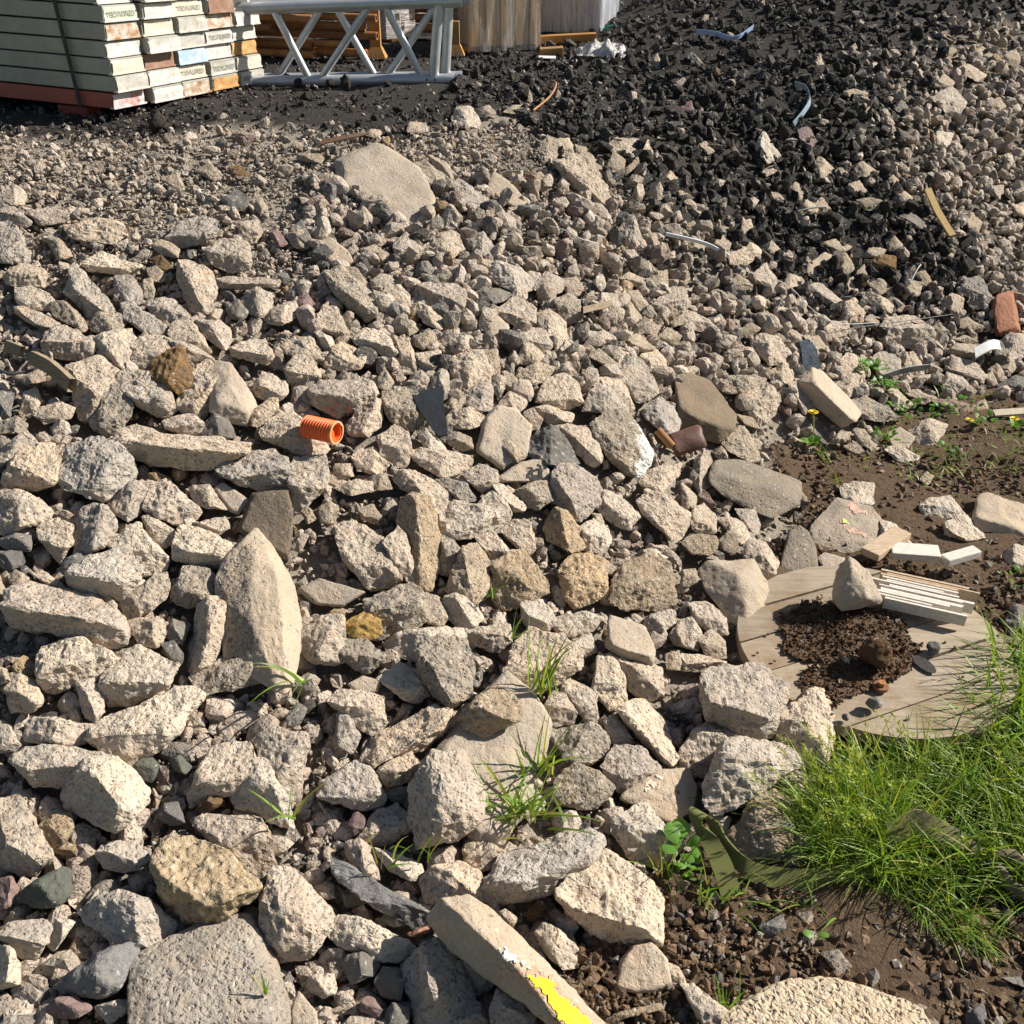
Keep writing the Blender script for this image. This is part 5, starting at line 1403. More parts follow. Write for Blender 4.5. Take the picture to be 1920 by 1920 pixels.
# --- wrapped packs
def film(name, col, streak, alpha):
    n = NT(name)
    mp = n.n("ShaderNodeMapping"); mp.inputs["Scale"].default_value = streak; n.l(n.vec, mp.inputs[0])
    f = n.noise(20, 5, .7, vec=mp.outputs[0], dist=.6)
    c = n.mix(n.ramp(f, [(.35, 0.0), (.65, 1.0)]), tuple(x * .75 for x in col), col)
    m = n.done(c, .22, n.bump(f, .02, 1.0), spec=.6)
    tr = n.n("ShaderNodeBsdfTransparent"); mx = n.n("ShaderNodeMixShader")
    n.l(n.ramp(f, [(.30, alpha[0]), (.62, alpha[1])]), mx.inputs[0]); n.l(tr.outputs[0], mx.inputs[1]); n.l(n.bsdf.outputs[0], mx.inputs[2]); n.l(mx.outputs[0], n.out.inputs[0])
    return m
def crinkle(o_, a, b_, c, amp, seed, nu=26, nv=22):
    """film shell: front, right side and top of a box, rumpled"""
    o_, a, b_, c = map(Vector, (o_, a, b_, c)); mb = MB()
    for (p, u, v) in ((o_, a, c), (o_ + a, b_, c), (o_, b_, c), (o_ + c, a, b_), (o_ + b_, a, c)):
        nr = u.cross(v).normalized(); G = []
        for i in range(nu + 1):
            G.append([p + u * (i / nu) + v * (j / nv) for j in range(nv + 1)])
        flat_ = np.array([[q[:] for q in row] for row in G]).reshape(-1, 3)
        d = noise3(flat_ * np.array((26, 26, 5)), seed) * amp + noise3(flat_ * np.array((60, 60, 14)), seed + 1) * amp * .5
        k = 0
        for row in G:
            for j in range(len(row)): row[j] = row[j] + nr * float(d[k]); k += 1
        mb.quad_grid(G)
    return mb
m_wood = simple("wrapped_pale_timber", (.74, .50, .22), (.62, .40, .16), 14, .7, stretch=(5, 5, .5), rand=.3)
m_film = film("clear_stretch_film", (.80, .76, .70), (3.5, 3.5, .25), (.10, .58))
m_film2 = film("bluish_stretch_film", (.66, .68, .74), (4, 4, .22), (.35, .9))
g0 = at(884, 101); g1 = at(1006, 101)
ax = (g1 - g0); ax.z = 0; L_ = ax.length * 1.06; ax = Matrix.Rotation(math.radians(24), 3, 'Z') @ ax; ax.z = 0; ax.normalize(); by = Vector((-ax.y, ax.x, 0)); up_ = Vector((0, 0, 1))
e = empty("wrapped_timber_pack", g0)
nb = 9
for i in range(nb):
    w_ = L_ / nb
    MB().box(g0 + ax * (i * w_ + .0015) + by * (.005 * (i % 2)) + up_ * .035, ax * (w_ - .003), by * .42, up_ * .62).build("board", m_wood, e, bevel=.002)
MB().box(g0 - ax * .05 + by * .02, ax * (L_ + .06), by * .07, up_ * .034).build("skid", m_orange, e)
crinkle(g0 - ax * .018 - by * .014 + up_ * .01, ax * (L_ + .036), by * .45, up_ * .66, .007, 31).build("film", m_film, e, smooth=True)
tag(e, "upright boards of pale timber wrapped in clear film on the dark ground", "timber pack")
h0 = at(1016, 82); h1 = at(1118, 78)
h0 = h0 + Vector((0, .25, 0)); ax2 = (h1 - h0); ax2.z = 0; ax2.y *= .3; L2_ = .36; ax2.normalize(); by2 = Vector((-ax2.y, ax2.x, 0))
e = empty("film_wrapped_pack", h0)
m_in = simple("pale_panel", (.52, .53, .56), (.42, .43, .47), 6, .6, rand=.25)
for i in range(5):
    MB().box(h0 + ax2 * (.01 + i * .07) + up_ * .05, ax2 * .064, by2 * .4, up_ * .6).build("panel", m_in, e, bevel=.002)
crinkle(h0 - ax2 * .01 - by2 * .02 + up_ * .04, ax2 * (L2_ + .02), by2 * .44, up_ * .64, .012, 41).build("film", m_film2, e, smooth=True)
tag(e, "pale panels under bluish stretch film beside the timber pack", "wrapped pack")
k0 = at(714, 92) + Vector((0, .3, 0)); k1 = at(822, 84) + Vector((0, .3, 0)); axk = k1 - k0; axk.z = 0; Lk = axk.length; axk.normalize(); byk = Vector((-axk.y, axk.x, 0))
e = empty("film_wrapped_boards", k0)
m_lay = simple("stacked_pale_boards", (.60, .48, .36), (.50, .38, .27), 10, .7, stretch=(1, 1, 8), rand=.2)
for i in range(8):
    MB().box(k0 + up_ * (.035 + i * .038), axk * (Lk + .05), byk * .35, up_ * .034).build("board", m_lay, e, bevel=.002)
MB().box(k0 + up_ * 0 + axk * .04, axk * .10, byk * .3, up_ * .034).build("skid", m_orange, e)
m_film3 = film("white_stretch_film", (.82, .77, .74), (.5, .5, 5), (.3, .9))
crinkle(k0 - byk * .02 + up_ * .02 - axk * .01, axk * (Lk + .07), byk * .4, up_ * .36, .014, 51).build("film", m_film3, e, smooth=True)
tag(e, "flat boards wrapped in white film seen through the girder", "wrapped pack")
for (x0, y0, x1, y1, hgt, lab) in ((1012, 110, 1056, 107, .036, "short ochre timber in front of the film-wrapped pack, nearest the white card"), (1012, 84, 1118, 79, .034, "long ochre timber under the lower edge of the film-wrapped pack")):
    p0, p1 = at(x0, y0), at(x1, y1)
    tag(MB().box(p0, p1 - p0, Vector((0, .08, 0)), up_ * hgt * 1.3).build("timber_bearer", m_orange, origin=p0, bevel=.004), lab, "timber")
# --- sheets, strips and scraps lying about
def ribbon(pts, width, wdir, thick, lab, name, cat, mat, twist=None, lift=0.0, nsub=6):
    """a strip through ground points: centre line pts (px, py, lift), with width along wdir"""
    P = [at(x, y, l + lift) for x, y, l in pts]
    S = []
    for i in range(len(P) - 1):
        for k in range(nsub):
            t = k / nsub; a, b_, c, d = P[max(i - 1, 0)], P[i], P[i + 1], P[min(i + 2, len(P) - 1)]
            S.append(.5 * ((2 * b_) + (c - a) * t + (2 * a - 5 * b_ + 4 * c - d) * t * t + (3 * b_ - a - 3 * c + d) * t ** 3))
    S.append(P[-1])
    G, n_ = [], len(S)
    for i, p in enumerate(S):
        u = i / (n_ - 1)
        w = wdir(u) if callable(wdir) else Vector(wdir)
        wd = width(u) if callable(width) else width
        w = Vector(w).normalized() * wd / 2
        tg = (S[min(i + 1, n_ - 1)] - S[max(i - 1, 0)]).normalized(); nr = tg.cross(w).normalized() * thick
        G.append([p - w, p + w, p + w + nr, p - w + nr, p - w])
    mb = MB().quad_grid(G)
    return tag(mb.build(name, mat, origin=P[0], smooth=True), lab, cat)
m_blue = simple("blue_plastic", (.30, .42, .72), (.45, .56, .80), 40, .4)
ribbon([(1305, 70, .03), (1340, 76, .035), (1375, 84, .03), (1410, 70, .05)], .028, (0, -.5, .8), .002, "torn blue plastic strip lying high on the dark heap", "plastic_strip", "plastic strip", m_blue)
m_grb = simple("grey_blue_plastic", (.22, .30, .38), (.34, .42, .50), 40, .45)
ribbon([(1488, 180, .05), (1508, 192, .06), (1516, 212, .055), (1505, 228, .04), (1487, 238, .01)], .03, (-.3, -.35, .8), .002, "curved blue-grey strip standing on edge in the dark heap", "plastic_strip", "plastic strip", m_grb)
m_lath = simple("yellow_lath_wood", (.62, .42, .16), (.50, .32, .12), 20, .7, stretch=(3, 3, 12))
ribbon([(1733, 383, .06), (1752, 420, .05), (1780, 466, .05)], .028, (1, .2, .2), .01, "yellow wooden lath lying down the pale right slope", "wooden_lath", "lath", m_lath, nsub=2)
m_wp = simple("white_plastic", (.68, .70, .74), (.55, .57, .62), 30, .35)
ribbon([(1246, 459, .04), (1290, 474, .05), (1330, 486, .05), (1364, 498, .035)], .013, (.3, -.3, .9), .004, "long white plastic strip at the lower edge of the dark heap", "plastic_strip", "plastic strip", m_wp)
m_sheet = simple("rusty_sheet_steel", (.16, .085, .045), (.10, .06, .04), 30, .7)
ribbon([(604, 290, .04), (650, 286, .05), (694, 278, .05)], lambda u: .035 - .02 * u, (.1, .8, .3), .004, "rusty sheet metal edge above the big flat slab", "sheet_metal_strip", "metal strip", m_sheet)
m_dark = simple("dark_plastic_sheet", (.018, .02, .023), (.032, .035, .04), 20, .5)
ribbon([(803, 752, .03), (812, 795, .04), (832, 838, .03)], lambda u: .085 * (1 - .75 * u ** 1.5), (1, .25, .1), .005, "dark plastic sheet standing in the gap right of the orange pipe", "plastic_sheet", "plastic sheet", m_dark)
ribbon([(1506, 655, .03), (1512, 680, .045), (1520, 708, .03)], lambda u: .04 + .03 * u, (1, .2, .1), .006, "scrap of black bag above the slanting slab by the dandelion", "bag_scrap", "bag scrap", simple("black_bag", (.03, .035, .04), (.10, .12, .14), 50, .3))
ribbon([(1652, 730, .05), (1690, 722, .06), (1733, 716, .06)], .032, (0, -.4, .9), .003, "flat dark metal strip on edge above the weeds", "metal_strip", "metal strip", simple("dull_zinc", (.17, .18, .18), (.12, .13, .13), 40, .5, metal=.3))
m_pl = simple("weathered_plank", (.30, .23, .15), (.17, .13, .09), 16, .85, stretch=(2, 2, 9))
ribbon([(78, 712, .06), (112, 730, .06), (146, 750, .04)], .034, (.3, .3, .9), .02, "weathered brown plank end stuck between rocks at the left edge", "wood_piece", "plank", m_pl, nsub=2)
ribbon([(25, 682, .05), (55, 694, .05)], .03, (.3, .3, .9), .015, "short weathered wood piece above the brown plank end at the left edge", "wood_piece", "plank", m_pl, nsub=2)
ribbon([(1088, 612, .05), (1120, 604, .05), (1142, 598, .05)], .022, (0, .6, .6), .01, "small brown wood splinter between rocks in the middle of the slope", "wood_piece", "plank", m_pl, nsub=2)
ribbon([(1822, 686, .05), (1850, 680, .07), (1866, 676, .06)], .06, (.2, .9, .25), .006, "flat white tile fragment on pale stones below the red brick", "tile_fragment", "tile", simple("white_tile", (.75, .74, .72), (.68, .67, .65), 10, .3))
ribbon([(1010, 112, .012), (1042, 113, .012)], .07, (0, 1, .05), .003, "white card lying on dark ground below the wrapped timber", "card", "card", simple("white_card", (.75, .74, .72), (.68, .67, .65), 10, .6))
ribbon([(1130, 66, .03), (1150, 60, .035)], .018, (0, -.4, .8), .002, "scrap of green plastic on the dark heap near the white film", "plastic_strip", "plastic strip", simple("green_plastic", (.05, .32, .22), (.08, .40, .28), 30, .5))
ribbon([(1860, 786, .02), (1920, 782, .02)], .03, (0, .9, .3), .008, "pale split lath lying on soil at the right edge", "wood_piece", "plank", simple("pale_split_wood", (.55, .47, .36), (.40, .33, .25), 20, .8, stretch=(9, 2, 2)), nsub=2)
ribbon([(1850, 1200, .015), (1900, 1215, .015), (1925, 1222, .015)], .022, (0, .9, .3), .008, "dry stick behind the right rim of the reel disc", "wood_piece", "plank", m_pl, nsub=2)
# white film heap
r_ = np.random.default_rng(77); f0 = at(1128, 108); G = []
for i in range(34):
    row = []
    for j in range(18):
        u, v = i / 33 - .5, j / 17 - .5
        p = f0 + Vector((u * .28 + .01, v * .26 + .06 - u * .12, 0)); q = np.array([[p.x * 16, p.y * 16, 0]])
        hgt = max(0, 1 - (2 * u) ** 2) * max(0, 1 - (2 * v) ** 2)
        p.z += .012 + .065 * hgt * (.55 + .9 * abs(noise3(q * 1.4, 3)[0])) + .018 * noise3(q * 3, 6)[0] * (hgt > .05)
        row.append(p)
    G.append(row)
tag(MB().quad_grid(G).build("film_heap", film("crumpled_white_film", (.82, .78, .72), (1.5, 1.5, 1.5), (.55, .95)), origin=f0, smooth=True), "crumpled white film heap on dark ground right of the wrapped packs", "plastic film")
# wires
m_wire, m_owire, m_wwire = simple("dark_wire", (.05, .05, .05), (.08, .08, .08)), simple("orange_rusty_wire", (.42, .20, .07), (.30, .13, .05)), simple("pale_wire", (.55, .54, .52), (.45, .44, .42))
def wire(pts, rad, mat, lab):
    P = [at(x, y, l) for x, y, l in pts]; S = []
    for i in range(len(P) - 1):
        for k in range(5):
            t = k / 5; a, b_, c, d = P[max(i - 1, 0)], P[i], P[i + 1], P[min(i + 2, len(P) - 1)]
            S.append(.5 * ((2 * b_) + (c - a) * t + (2 * a - 5 * b_ + 4 * c - d) * t * t + (3 * b_ - a - 3 * c + d) * t ** 3))
    S.append(P[-1])
    tag(MB().tube(S, rad, 6).build("wire", mat, origin=P[0], smooth=True), lab, "wire")
wire([(1020, 178, .02), (1036, 176, .05), (1042, 188, .06), (1030, 206, .05), (1000, 222, .03)], .004, m_owire, "bent orange rusty wire sticking up at the crest")
wire([(1368, 500, .06), (1376, 530, .07), (1400, 546, .07), (1440, 555, .07), (1480, 570, .06), (1508, 595, .05), (1540, 625, .06), (1575, 636, .06), (1640, 628, .05)], .0014, m_wwire, "long thin pale wire looping over the right slope")
wire([(1585, 645, .06), (1650, 640, .07), (1720, 630, .07), (1780, 612, .05)], .0015, m_wire, "thin dark wire crossing the broad pinkish boulder")
wire([(1030, 452, .05), (1060, 466, .06), (1090, 482, .06), (1122, 484, .05)], .002, m_wwire, "short white wire on the fine gravel patch of the slope")
wire([(1492, 420, .05), (1520, 418, .06), (1545, 412, .05)], .004, m_wire, "short black cable end between black lumps on the right")
wire([(1700, 562, .07), (1712, 545, .09), (1719, 533, .08)], .0025, m_wwire, "short curved white wire on a stone left of the round pitted boulder")
wire([(0, 724, .05), (30, 735, .05), (70, 728, .05)], .004, m_wire, "black cable loop beside the brown plank end at the left edge")
# --- orange corrugated pipe
n = NT("orange_corrugated_plastic")
m_or = n.done(n.mix(n.noise(40, 4), (.78, .16, .035), (.66, .12, .03)), .4, spec=.5)
pa, pb = at(560, 800, .075), at(640, 806, .085)
t_mid = np.dot(np.array(pa) - CAMP, FW)
pa, pb = at_t(574, 799, t_mid * .985), at_t(630, 811, t_mid * .972)
dr = (pb - pa).normalized(); pts, rad = [], []
NR = 11; Rr = 22.5 * t_mid * .95 / FPX
for i in range(NR * 4 + 1):
    f = i / (NR * 4); pts.append(pa + (pb - pa) * (f * 1.0)); rad.append(Rr * (1.0 if (i % 4) in (1, 2) else .88))
e = empty("corrugated_pipe", pa)
MB().tube(pts, rad, 28, hollow=.82).build("pipe_wall", m_or, e, smooth=False)
MB().tube([pb - dr * .001, pb + dr * .003, pb + dr * .0031], [Rr * 1.01, Rr * 1.01, Rr * .86], 28, cap=False).build("cut_rim", simple("pale_orange_rim", (.80, .42, .22), (.72, .34, .16)), e, smooth=True)
tag(e, "orange corrugated pipe end poking out between rocks, left of centre", "pipe")
# rusty clay scraps under the brown-grey block
m_clay = simple("rusty_clay", (.17, .08, .055), (.10, .055, .042), 14, .6)
def shell(c0, r0, ln, axis, a0, a1, mat, name, lab, cat):
    axis = Vector(axis).normalized(); u = axis.orthogonal().normalized(); w = axis.cross(u); G = []
    for i in range(9):
        row = []
        for j in range(15):
            t = a0 + (a1 - a0) * j / 14; rr_ = r0 * (1 + .06 * noise3(np.array([[i * .5, j * .4, 0]]))[0])
            row.append(Vector(c0) + axis * (ln * (i / 8 - .5 + .05 * noise3(np.array([[j * .6, 3, i * .1]]))[0])) + (u * math.cos(t) + w * math.sin(t)) * rr_)
        G.append(row)
    mb = MB().quad_grid(G); o = mb.build(name, mat, origin=Vector(c0), smooth=True)
    sm = o.modifiers.new("thickness", 'SOLIDIFY'); sm.thickness = .006
    return tag(o, lab, cat)
cp_ = at(1282, 846, .025)
shell(cp_, .042, .10, (.8, .25, .15), -1.2, 2.6, m_clay, "pipe_fragment", "broken rusty pipe piece below the brown-grey square block", "pipe piece")
pr0, pr1 = at(1230, 838, .055), at(1258, 866, .05)
tag(MB().tube([pr0, pr1], .012, 12, hollow=.7).build("rusty_rod", m_rust, origin=pr0, smooth=True), "short rusty rod left of the broken rusty pipe piece", "rod")
# --- wooden cable reel disc of boards with soil on top
D0 = at(1629, 1243, .0)
D0.z = .035; R_D = .322; YD = math.radians(24)
dx_ = Vector((math.cos(YD), math.sin(YD), -.015)); dy_ = Vector((-math.sin(YD), math.cos(YD), .03)); dz_ = dx_.cross(dy_).normalized(); dy_ = dz_.cross(dx_).normalized()
n = NT("weathered_reel_wood")
mp = n.n("ShaderNodeMapping"); mp.inputs["Rotation"].default_value = (0, 0, -YD); mp.inputs["Scale"].default_value = (2.2, 26, 8); n.l(n.tc.outputs["Object"], mp.inputs[0])
f = n.noise(3.2, 6, .7, vec=mp.outputs[0], dist=.4)
c = n.mix(n.ramp(f, [(.3, 0.0), (.7, 1.0)]), (.40, .335, .255), (.26, .205, .145))
c = n.mix(n.ramp(n.noise(7, 5, .7), [(.44, 0.0), (.66, .8)]), c, (.21, .135, .075))
c = n.mix(1.0, c, n.ramp(n.oi.outputs["Random"], [(0, .88), (1, 1.1)]), 'MULTIPLY')
m_reel = n.done(c, .85, n.bump(f, .004, .8), spec=.2)
e = empty("cable_reel_disc", D0)
edges = [-R_D, -.205, -.095, .012, .125, .225, R_D]
HOLES = [(.155, -.012, .030)]
for i in range(6):
    y0, y1 = edges[i] + .0032, edges[i + 1] - .0032
    top = []; N_ = 18
    ys = np.linspace(y0, y1, 8)
    lft = [(-math.sqrt(max(R_D ** 2 - y * y, 0)), y) for y in ys]; rgt = [(math.sqrt(max(R_D ** 2 - y * y, 0)), y) for y in ys]
    ring = lft + rgt[::-1]
    me = MB(); w_ = rr.uniform(-.003, .003)
    P0 = [D0 + dx_ * x + dy_ * y + dz_ * w_ for x, y in ring]; P1 = [p + dz_ * .03 for p in P0]
    m_ = len(ring); me.v = P0 + P1; me.f = [tuple(range(m_))[::-1], tuple(range(m_, 2 * m_))] + [(a, (a + 1) % m_, m_ + (a + 1) % m_, m_ + a) for a in range(m_)]
    me.build("plank", m_reel, e)
def on_disc(x, y, z=0.0): return D0 + dx_ * x + dy_ * y + dz_ * (.0335 + z)
def disc_px(px, py, z=0.0):
    q = Vector(rays([(px, py)])[0]); p0 = on_disc(0, 0, z); t = (p0 - Vector(CAMP)).dot(dz_) / q.dot(dz_)
    return Vector(CAMP) + q * t
def flat_hole(px, py, a, b, name):
    c_ = disc_px(px, py, .0018); mb = MB(); mb.v = [c_] + [c_ + dx_ * math.cos(t) * a + dy_ * math.sin(t) * b for t in np.linspace(0, 2 * math.pi, 19)[:-1]]
    mb.f = [(0, 1 + k, 1 + (k + 1) % 18) for k in range(18)]; return mb.build(name, simple("hole_shadow", (.02, .016, .012), (.03, .022, .015)), e)
flat_hole(1733, 1245, .018, .034, "hole"); flat_hole(1767, 1158, .012, .016, "hole")
for nx_, ny_ in ((1440, 1190), (1452, 1240), (1508, 1300), (1700, 1350), (1690, 1130), (1790, 1215), (1805, 1270), (1560, 1340), (1610, 1380), (1772, 1205), (1420, 1225)):
    q_ = disc_px(nx_, ny_, -.001); MB().tube([q_, q_ + dz_ * .004], .0032, 8).build("nail", m_sheet, e)
cb = disc_px(1651, 1290, .002)
MB().tube([cb, cb + dz_ * .008], .017, 16).build("washer", simple("rusty_washer", (.25, .11, .05), (.16, .07, .035)), e, smooth=True)
MB().tube([cb + dz_ * .008, cb + dz_ * .018], .009, 6).build("bolt", m_rust, e)
tag(e, "round weathered wooden cable reel disc lying on soil with a soil patch on it", "reel disc")
pile = [(1466, 1160), (1500, 1130), (1560, 1120), (1640, 1135), (1700, 1165), (1712, 1200), (1730, 1225), (1700, 1255), (1660, 1290), (1600, 1310), (1560, 1320), (1500, 1290), (1500, 1265), (1560, 1240), (1470, 1235)]
rs = np.random.default_rng(61); pp = []; PA = np.array(pile)
while len(pp) < 2600:
    q = np.c_[rs.uniform(1440, 1750, 800), rs.uniform(1110, 1340, 800)]
    wob = np.c_[noise3(np.c_[q / 14, q[:, :1] * 0], 2), noise3(np.c_[q / 14, q[:, :1] * 0], 4)] * 12
    for p in q[inside(PA, *(q + wob).T)]: pp.append(disc_px(*p)[:])
pp = np.array(pp)
gxs, gys = np.arange(1440, 1752, 5.0), np.arange(1110, 1342, 5.0); GX, GY = np.meshgrid(gxs, gys); gq = np.c_[GX.ravel(), GY.ravel()]
wob = np.c_[noise3(np.c_[gq / 14, gq[:, :1] * 0], 2), noise3(np.c_[gq / 14, gq[:, :1] * 0], 4)] * 12
gin = inside(PA, *(gq + wob).T); gh = .0015 + .010 * np.clip(1 - np.hypot((gq[:, 0] - 1590) / 120, (gq[:, 1] - 1200) / 80), 0, 1)
mb = MB(); mb.v = [disc_px(x, y, h_) for (x, y), h_ in zip(gq, gh)]; nxx = len(gxs)
mb.f = [(i * nxx + j, i * nxx + j + 1, (i + 1) * nxx + j + 1, (i + 1) * nxx + j)[::-1] for i in range(len(gys) - 1) for j in range(nxx - 1) if gin[i * nxx + j] and gin[i * nxx + j + 1] and gin[(i + 1) * nxx + j] and gin[(i + 1) * nxx + j + 1]]
dirt = mb.build("soil_layer", simple("thin_soil", (.12, .075, .042), (.085, .052, .03), 60, .95, bumpd=.006, bscale=150), smooth=True); tag(dirt, kind='stuff')
pcx = project(pp); dist = np.hypot((pcx[:, 0] - 1590) / 120, (pcx[:, 1] - 1200) / 80)
pp[:, 2] += np.clip(1 - dist, 0, 1) * .028 * rs.random(len(pp))
sz = rs.uniform(.004, .010, len(pp)) * np.where(rs.random(len(pp)) < .12, 1.9, 1)
tn = np.array((.115, .066, .036)) * rs.uniform(.6, 1.5, (len(pp), 1)); tn[rs.random(len(pp)) < .035] = (.27, .23, .19)
V, F, C = scatter(pp, sz, tn, -1, rs, .2); m_ = mesh_np("soil_pile", V, F, smooth=False); set_tint(m_, C)
tag(add("soil_pile", m_, M['soilbit']), kind='stuff')
def lump(px, py, w, h, kind, name, lab, cat, seed, lift=.0, lv=4, cuts=4):
    r0 = np.random.default_rng(seed); c_ = disc_px(px, py, lift); Q = r0.normal(size=(18, 3)); Q /= np.linalg.norm(Q, axis=1)[:, None]
    Q = Q * np.array((w, w * .85, h)) * r0.uniform(.88, 1.06, (18, 1)); V, F, _c = rock(Q, lv, soft=12, cuts=cuts, r=r0, size=w * 1.8)
    return tag(add(name, mesh_np(name, V, F), M[kind], loc=c_ + dz_ * h * .8), lab, cat)
M['d'] = rock_mat("brown_soil_clod", (.15, .085, .045), (.10, .058, .033), speck=(.04, .05), pits=.6)
lump(1632, 1252, .046, .058, 'd', "soil_clod", "big brown soil clod standing on the reel disc", "soil clod", 71)
lump(1748, 1222, .024, .018, 'g', "stone", "small dark stone by the oblong hole in the reel disc", "stone", 72)
lump(1587, 1245, .012, .011, 'w', "stone", "tiny white pebble left of the big brown soil clod", "stone", 73, lv=3)
lump(1637, 1328, .022, .02, 'L', "stone", "small grey angular stone below the rusty bolt on the reel disc", "stone", 74, lv=3)
lump(1585, 1350, .012, .01, 'g', "stone", "tiny dark stone near the lower rim of the reel disc", "stone", 75, lv=3)
# bundle of white-crusted laths beside the disc
m_lt = [simple("white_crusted_lath", (.78, .75, .70), (.58, .48, .36), 22, .8, stretch=(2, 12, 12)), simple("brown_lath", (.42, .27, .14), (.60, .50, .38), 22, .85, stretch=(2, 12, 12))]
la = at_t(1645, 1115, np.dot(np.array(disc_px(1645, 1115)) - CAMP, FW) * .985); lb = at_t(1800, 1150, np.dot(np.array(disc_px(1800, 1150)) - CAMP, FW) * .985)
ld = (lb - la).normalized(); lw = Vector((-ld.y, ld.x, 0)).normalized(); lz = ld.cross(lw).normalized()
if lz.z < 0: lz = -lz
for i in range(13):
    s0 = rr.uniform(-.03, .03); o0 = la + lw * (-.035 + i * .0105) + ld * s0 + lz * (rr.uniform(-.004, .004) - .012)
    o = MB().box(o0, ld * ((lb - la).length + rr.uniform(-.06, .03)), lw * rr.uniform(.004, .009), lz * .03).build("plaster_lath", m_lt[0 if rr.random() < .8 else 1], origin=o0)
    tag(o, f"thin white-crusted lath in the bundle on the reel disc, {ORD[i] if i else 'first'} counted from the disc side", "lath", "white-crusted laths bundled by the reel disc")
for (x0, y0, x1, y1, w_, mat, lab) in ((1665, 1075, 1755, 1085, .06, m_lt[0], "broad white board lying behind the bundle of laths"), (1640, 1080, 1700, 1040, .055, m_lt[1], "brown-faced board beside the tiled slab"), (1770, 1090, 1830, 1075, .035, m_lt[0], "splintered white board end sticking out at the right of the lath bundle")):
    p0, p1 = at(x0, y0, .045), at(x1, y1, .05); dd = (p1 - p0); wv_ = Vector((-dd.y, dd.x, 0)).normalized()
    tag(MB().box(p0, dd, wv_ * w_, Vector((0, 0, .022))).build("plaster_board", mat, origin=p0, bevel=.003), lab, "board")
# --- folded green webbing strap and the old rope
n = NT("olive_webbing")
w1 = n.n("ShaderNodeTexWave"); n.l(n.tc.outputs["Object"], w1.inputs[0]); w1.inputs["Scale"].default_value = 420; w1.inputs["Distortion"].default_value = 1.5
c = n.mix(n.noise(30, 4), (.27, .27, .10), (.20, .215, .075))
m_strap = n.done(n.mix(n.math('MULTIPLY', w1.outputs["Fac"], .18), c, (.13, .14, .05)), .9, n.bump(w1.outputs["Fac"], .0015, .8), spec=.1)
def strap3(P, widths, name, lab, cat, mat, thick=.004):
    P = [Vector(p) for p in P]; S, Wd = [], []
    for i in range(len(P) - 1):
        for k in range(7):
            t = k / 7; a, b_, c_, d = P[max(i - 1, 0)], P[i], P[i + 1], P[min(i + 2, len(P) - 1)]
            S.append(.5 * ((2 * b_) + (c_ - a) * t + (2 * a - 5 * b_ + 4 * c_ - d) * t * t + (3 * b_ - a - 3 * c_ + d) * t ** 3))
            Wd.append(Vector(widths[i]).lerp(Vector(widths[i + 1]), t))
    S.append(P[-1]); Wd.append(Vector(widths[-1])); G = []
    for i, (p, w) in enumerate(zip(S, Wd)):
        tg = (S[min(i + 1, len(S) - 1)] - S[max(i - 1, 0)]).normalized(); nr = tg.cross(w).normalized() * thick; w = w * .5
        G.append([p - w, p - w * .3, p + w * .3, p + w, p + w + nr, p - w + nr, p - w])
    return tag(MB().quad_grid(G).build(name, mat, origin=P[0], smooth=True), lab, cat)
strap3([at(1372, 1690, .008), at(1350, 1655, .045), at(1322, 1614, .062), at(1298, 1590, .074), at(1301, 1578, .082), at(1326, 1584, .074), at(1350, 1615, .055), at(1395, 1645, .028), at(1440, 1655, .018), at(1510, 1660, .016), at(1575, 1652, .016), at(1650, 1635, .025)],
       [(.036, .012, .008), (.036, .01, .01), (.034, -.008, .01), (.022, -.026, .0), (.02, -.028, 0), (.022, -.022, .008), (.014, -.012, .03), (.006, .02, .03), (.0, .026, .028), (.0, .026, .03), (.0, .026, .028), (.0, .026, .028)],
       "webbing_strap", "folded olive green webbing strap on soil below the brown boulder", "strap", m_strap)
m_strap2 = simple("dirty_olive_strap", (.21, .185, .085), (.15, .135, .065), 40, .9)
strap3([at(1650, 1605, .05), at(1700, 1590, .075), at(1750, 1598, .06), at(1800, 1610, .045), at(1850, 1635, .03)], [(.0, .02, .05), (0, .02, .045), (0, .03, .03), (0, .03, .015), (.01, .015, .01)],
       "webbing_strap", "dirty strap end lying through the tall grass toward the rope", "strap", m_strap2)
m_rope = simple("old_brown_rope", (.20, .15, .10), (.13, .10, .07), 60, .95)
for P_, lab in (([at(1840, 1625, .04), at(1862, 1650, .035), at(1885, 1680, .03), at(1930, 1705, .03)], "thick old brown rope end at the right edge below the grass"), ([at(1850, 1636, .045), at(1885, 1640, .055), at(1930, 1665, .03)], "thinner loop of old brown rope above the thick rope end")):
    tag(MB().tube(P_, .012, 10).build("rope", m_rope, origin=P_[0], smooth=True), lab, "rope")
# ---------------------------------------------------------------- grass and weeds
def leaf_mat(name, c1, c2):
    n = NT(name)
    a_ = n.n("ShaderNodeAttribute"); a_.attribute_name = "tint"
    c = n.mix(1.0, n.mix(n.noise(25, 3), c1, c2), a_.outputs["Color"], 'MULTIPLY')
    m = n.done(c, .45, spec=.35)
    tl = n.n("ShaderNodeBsdfTranslucent"); n.l(n.mix(1.0, c, (1.25, 1.15, .5), 'MULTIPLY'), tl.inputs[0])
    mx = n.n("ShaderNodeMixShader"); mx.inputs[0].default_value = .38
    n.l(n.bsdf.outputs[0], mx.inputs[1]); n.l(tl.outputs[0], mx.inputs[2]); n.l(mx.outputs[0], n.out.inputs[0])
    return m
m_grass = leaf_mat("grass_blade", (.22, .34, .05), (.13, .245, .035))
m_leaf = leaf_mat("weed_leaf", (.15, .30, .045), (.10, .23, .035))
